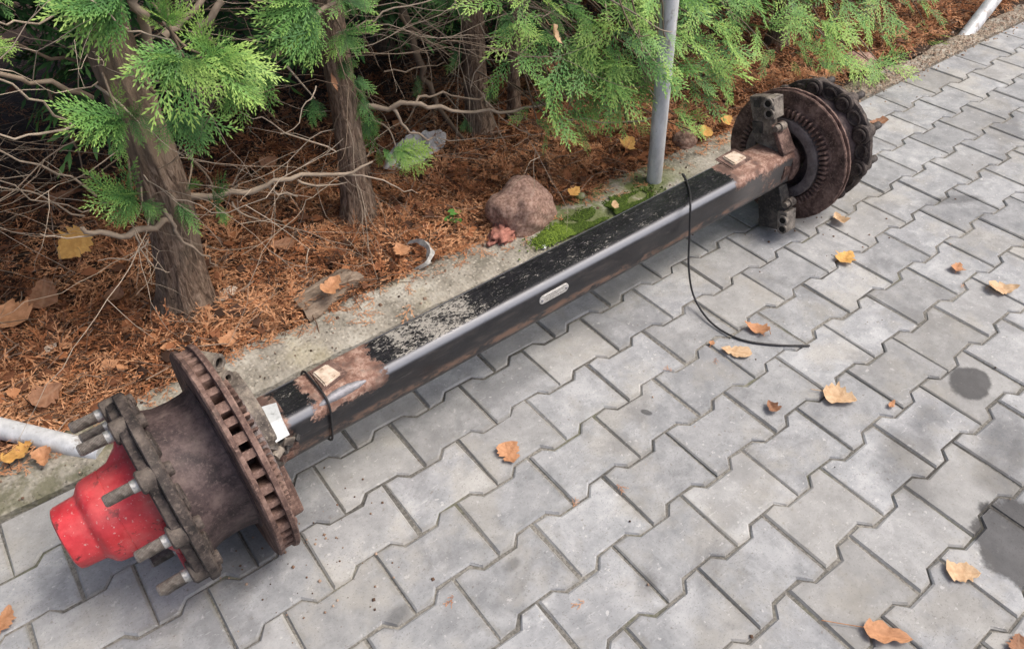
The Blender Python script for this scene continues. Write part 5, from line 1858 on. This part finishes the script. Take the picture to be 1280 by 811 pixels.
def lump(name, c, size, mat, label, cat, seed=0, amp=.18, sub=4, rot=0.0, sc=2.2):
    bm = bmesh.new()
    bmesh.ops.create_icosphere(bm, subdivisions=sub, radius=1.0)
    for v in bm.verts:
        n = v.co.normalized()
        d = 1 + amp * mnoise.noise(n * sc + Vector((seed, 0, 0))) + amp * .35 * mnoise.noise(n * sc * 3 + Vector((seed, 5, 0))) + amp * .12 * mnoise.noise(n * 14 + Vector((seed, 9, 0)))
        v.co = Vector((n.x * size[0], n.y * size[1], n.z * size[2])) * d
    me = bpy.data.meshes.new(name)
    bm.to_mesh(me)
    bm.free()
    me.polygons.foreach_set('use_smooth', np.ones(len(me.polygons), bool))
    me.materials.append(MT[mat])
    o = link(name, me)
    o.location = c
    o.rotation_euler = (0, 0, rot)
    tag(o, label, cat)
    return o


c = at_z(655, 262, .05)
lump('boulder', (c[0], c[1] + .01, .032), (.116, .098, .108), 'rock', 'rounded reddish brown boulder at the bed edge behind the kerb', 'rock', 3, .22, 5, .2, 1.35)
c = at_z(637, 288, .02)
for i, (dx, dy, s) in enumerate(((-.01, .015, .085), (.085, .03, .045))):
    lump('stone_flake', (c[0] + dx, c[1] + dy - .01, .018), (s, s * .5, .030), 'redstone', ('flaking pinkish red stone piece leaning before the boulder', 'smaller pinkish stone chip beside the flaking piece')[i], 'stone', 5 + i, .5, 4, .5, 3.5)
c = at_z(1010, 70, .02)
lump('stone', at_z(855, 178, .02), (.05, .04, .045), 'rock', 'dull rounded stone in litter behind the zinc post', 'rock', 8, .2, 4)
lump('stone', at_z(1072, 78, .02), (.09, .06, .035), 'rock', 'flat reddish stone under the sprays past the far hub', 'rock', 9, .25, 4)
lump('pebble', at_z(725, 246, .02) + np.array([0, 0, .0]), (.02, .017, .014), 'kerb', 'grey pebble on the kerb edge beside the boulder', 'rock', 10, .2, 3)

# rotten board
P = [at_z(362, 372, .03), at_z(420, 338, .05), at_z(455, 345, .035), at_z(388, 402, .02)]
v = [tuple(p) for p in P]
nu, nv = 16, 8
vv, ff = [], []
for i in range(nu + 1):
    for j in range(nv + 1):
        s, t = i / nu, j / nv
        p = (np.array(P[0]) * (1 - s) + np.array(P[1]) * s) * (1 - t) + (np.array(P[3]) * (1 - s) + np.array(P[2]) * s) * t
        z = p[2] + .014 * math.sin(PI * t) + .006 * mnoise.noise(Vector((s * 3, t * 9, 1))) + .004 * mnoise.noise(Vector((s * 12, t * 20, 3)))
        e = .010 * mnoise.noise(Vector((s * 9, t * 9, 7))) if i in (0, nu) or j in (0, nv) else 0
        vv.append((p[0] + e, p[1] + e, z))
for i in range(nu):
    for j in range(nv):
        a = i * (nv + 1) + j
        ff.append((a, a + 1, a + nv + 2, a + nv + 1))
m0 = len(vv)
vv2 = vv + [(x, y, z - .012) for x, y, z in vv]
ff2 = ff + [tuple(m0 + q for q in reversed(f_)) for f_ in ff]
ring = [i * (nv + 1) for i in range(nu + 1)] + [nu * (nv + 1) + j for j in range(1, nv + 1)] + [i * (nv + 1) + nv for i in range(nu - 1, -1, -1)] + [j for j in range(nv - 1, 0, -1)]
for i in range(len(ring)):
    a_, b2 = ring[i], ring[(i + 1) % len(ring)]
    ff2.append((a_, b2, m0 + b2, m0 + a_))
tag(MB().add(vv2, ff2, False).build('rotten_board', MT['wood'], auto=False), 'rotten grey brown board piece lying at the bed edge', 'board')


def crumple(name, c, sx, sy, sz, mat, label, cat, seed, n=26, rot=0, freq=6):
    vv, ff = [], []
    for i in range(n + 1):
        for j in range(n + 1):
            s, t = i / n * 2 - 1, j / n * 2 - 1
            rr = math.hypot(s, t)
            q = Vector((s * freq * .5 + seed, t * freq * .5, 0))
            ridge = abs(mnoise.noise(q)) + .5 * abs(mnoise.noise(q * 2.3))
            e = 1 + .22 * mnoise.noise(Vector((math.atan2(t, s) * 1.5, seed, 0)))
            lim = min(1.0, 1.0 / max(abs(s), abs(t), 1e-3) * rr) if rr > 0 else 1
            k_ = max(abs(s), abs(t)) / max(rr, 1e-3)
            x, y = s * k_ * e * sx, t * k_ * e * sy
            z = sz * (1.15 - (rr * k_) ** 2) * (.35 + 1.3 * ridge)
            vv.append((x, y, max(0.0, z) + .002))
    for i in range(n):
        for j in range(n):
            a = i * (n + 1) + j
            ff.append((a, a + 1, a + n + 2, a + n + 1))
    o = MB().add(vv, ff, False).build(name, MT[mat], auto=False)
    o.location = c
    o.rotation_euler = (0, 0, rot)
    tag(o, label, cat)
    return o


c = at_z(520, 190, .02)
crumple('plastic_bag', (c[0], c[1], bed_z(c[0], c[1]) + .015), .15, .075, .055, 'film', 'crumpled clear plastic bag between slender trunk and dark trunk', 'bag', 2, rot=.35, freq=3.2)
c = at_z(527, 318, .02)
pp = [at_z(512, 305, .03), at_z(527, 303, .045), at_z(538, 315, .045), at_z(533, 330, .035), at_z(520, 338, .02)]
vv, ff = [], []
S = smooth_path(pp, 5)
for i, p in enumerate(S):
    wv = Vector((.018, -.010, .004)) * (1 + .3 * math.sin(i * 1.3))
    vv += [p - wv * .5, p + Vector((0, 0, .012)), p + wv * .5]
for i in range(len(S) - 1):
    a = i * 3
    ff += [(a, a + 1, a + 4, a + 3), (a + 1, a + 2, a + 5, a + 4)]
tag(MB().add(vv, ff, False).build('plastic_scrap', MT['scrap'], auto=False), 'curled grey plastic scrap on the litter near the kerb', 'scrap')
c = at_z(285, 370, .015)
crumple('paper_scrap', (c[0], c[1], bed_z(c[0], c[1]) + .012), .035, .022, .014, 'pale', 'crumpled pale paper scrap at the foot of the thick trunk', 'scrap', 4, 14, .4)
c = at_z(62, 440, .015)
crumple('paper_scrap', (c[0], c[1], bed_z(c[0], c[1]) + .014), .03, .010, .01, 'pale', 'narrow pale chip in the litter above the wheel studs', 'scrap', 6, 12, .6)
c = at_z(605, 0, .02)
c = at_z(680, 308, .02)
crumple('paper_scrap', (c[0], c[1], .016), .010, .008, .006, 'tagm', 'small white chip at the edge of the bright moss', 'scrap', 7, 8, .6)

# clover-like seedling
c = at_z(567, 275, .02)
sp = empty('seedling', (c[0], c[1], bed_z(c[0], c[1])))
tag(sp, 'small green seedling with round leaves in the litter', 'plant')
for i, (dx, dy, z, s) in enumerate(((-.018, 0, .035, .017), (.016, .006, .042, .016), (0, -.02, .03, .016), (.004, .018, .045, .012), (-.004, -.004, .05, .011))):
    vv = [(dx, dy, z - .003)] + [(dx + s * math.cos(q) * (1 + .1 * math.cos(3 * q)), dy + s * .8 * math.sin(q), z + .002 * math.sin(2 * q)) for q in np.linspace(0, 2 * PI, 14)[:-1]]
    MB().add(vv, [(0, 1 + k, 1 + (k + 1) % 13) for k in range(13)], True).build('leaf', MT['sprout'], sp, auto=False)
    MB().tube([(0, 0, .012), (dx * .6, dy * .6, z * .6), (dx, dy, z - .003)], .0012, 5).build('stem', MT['sprout'], sp)
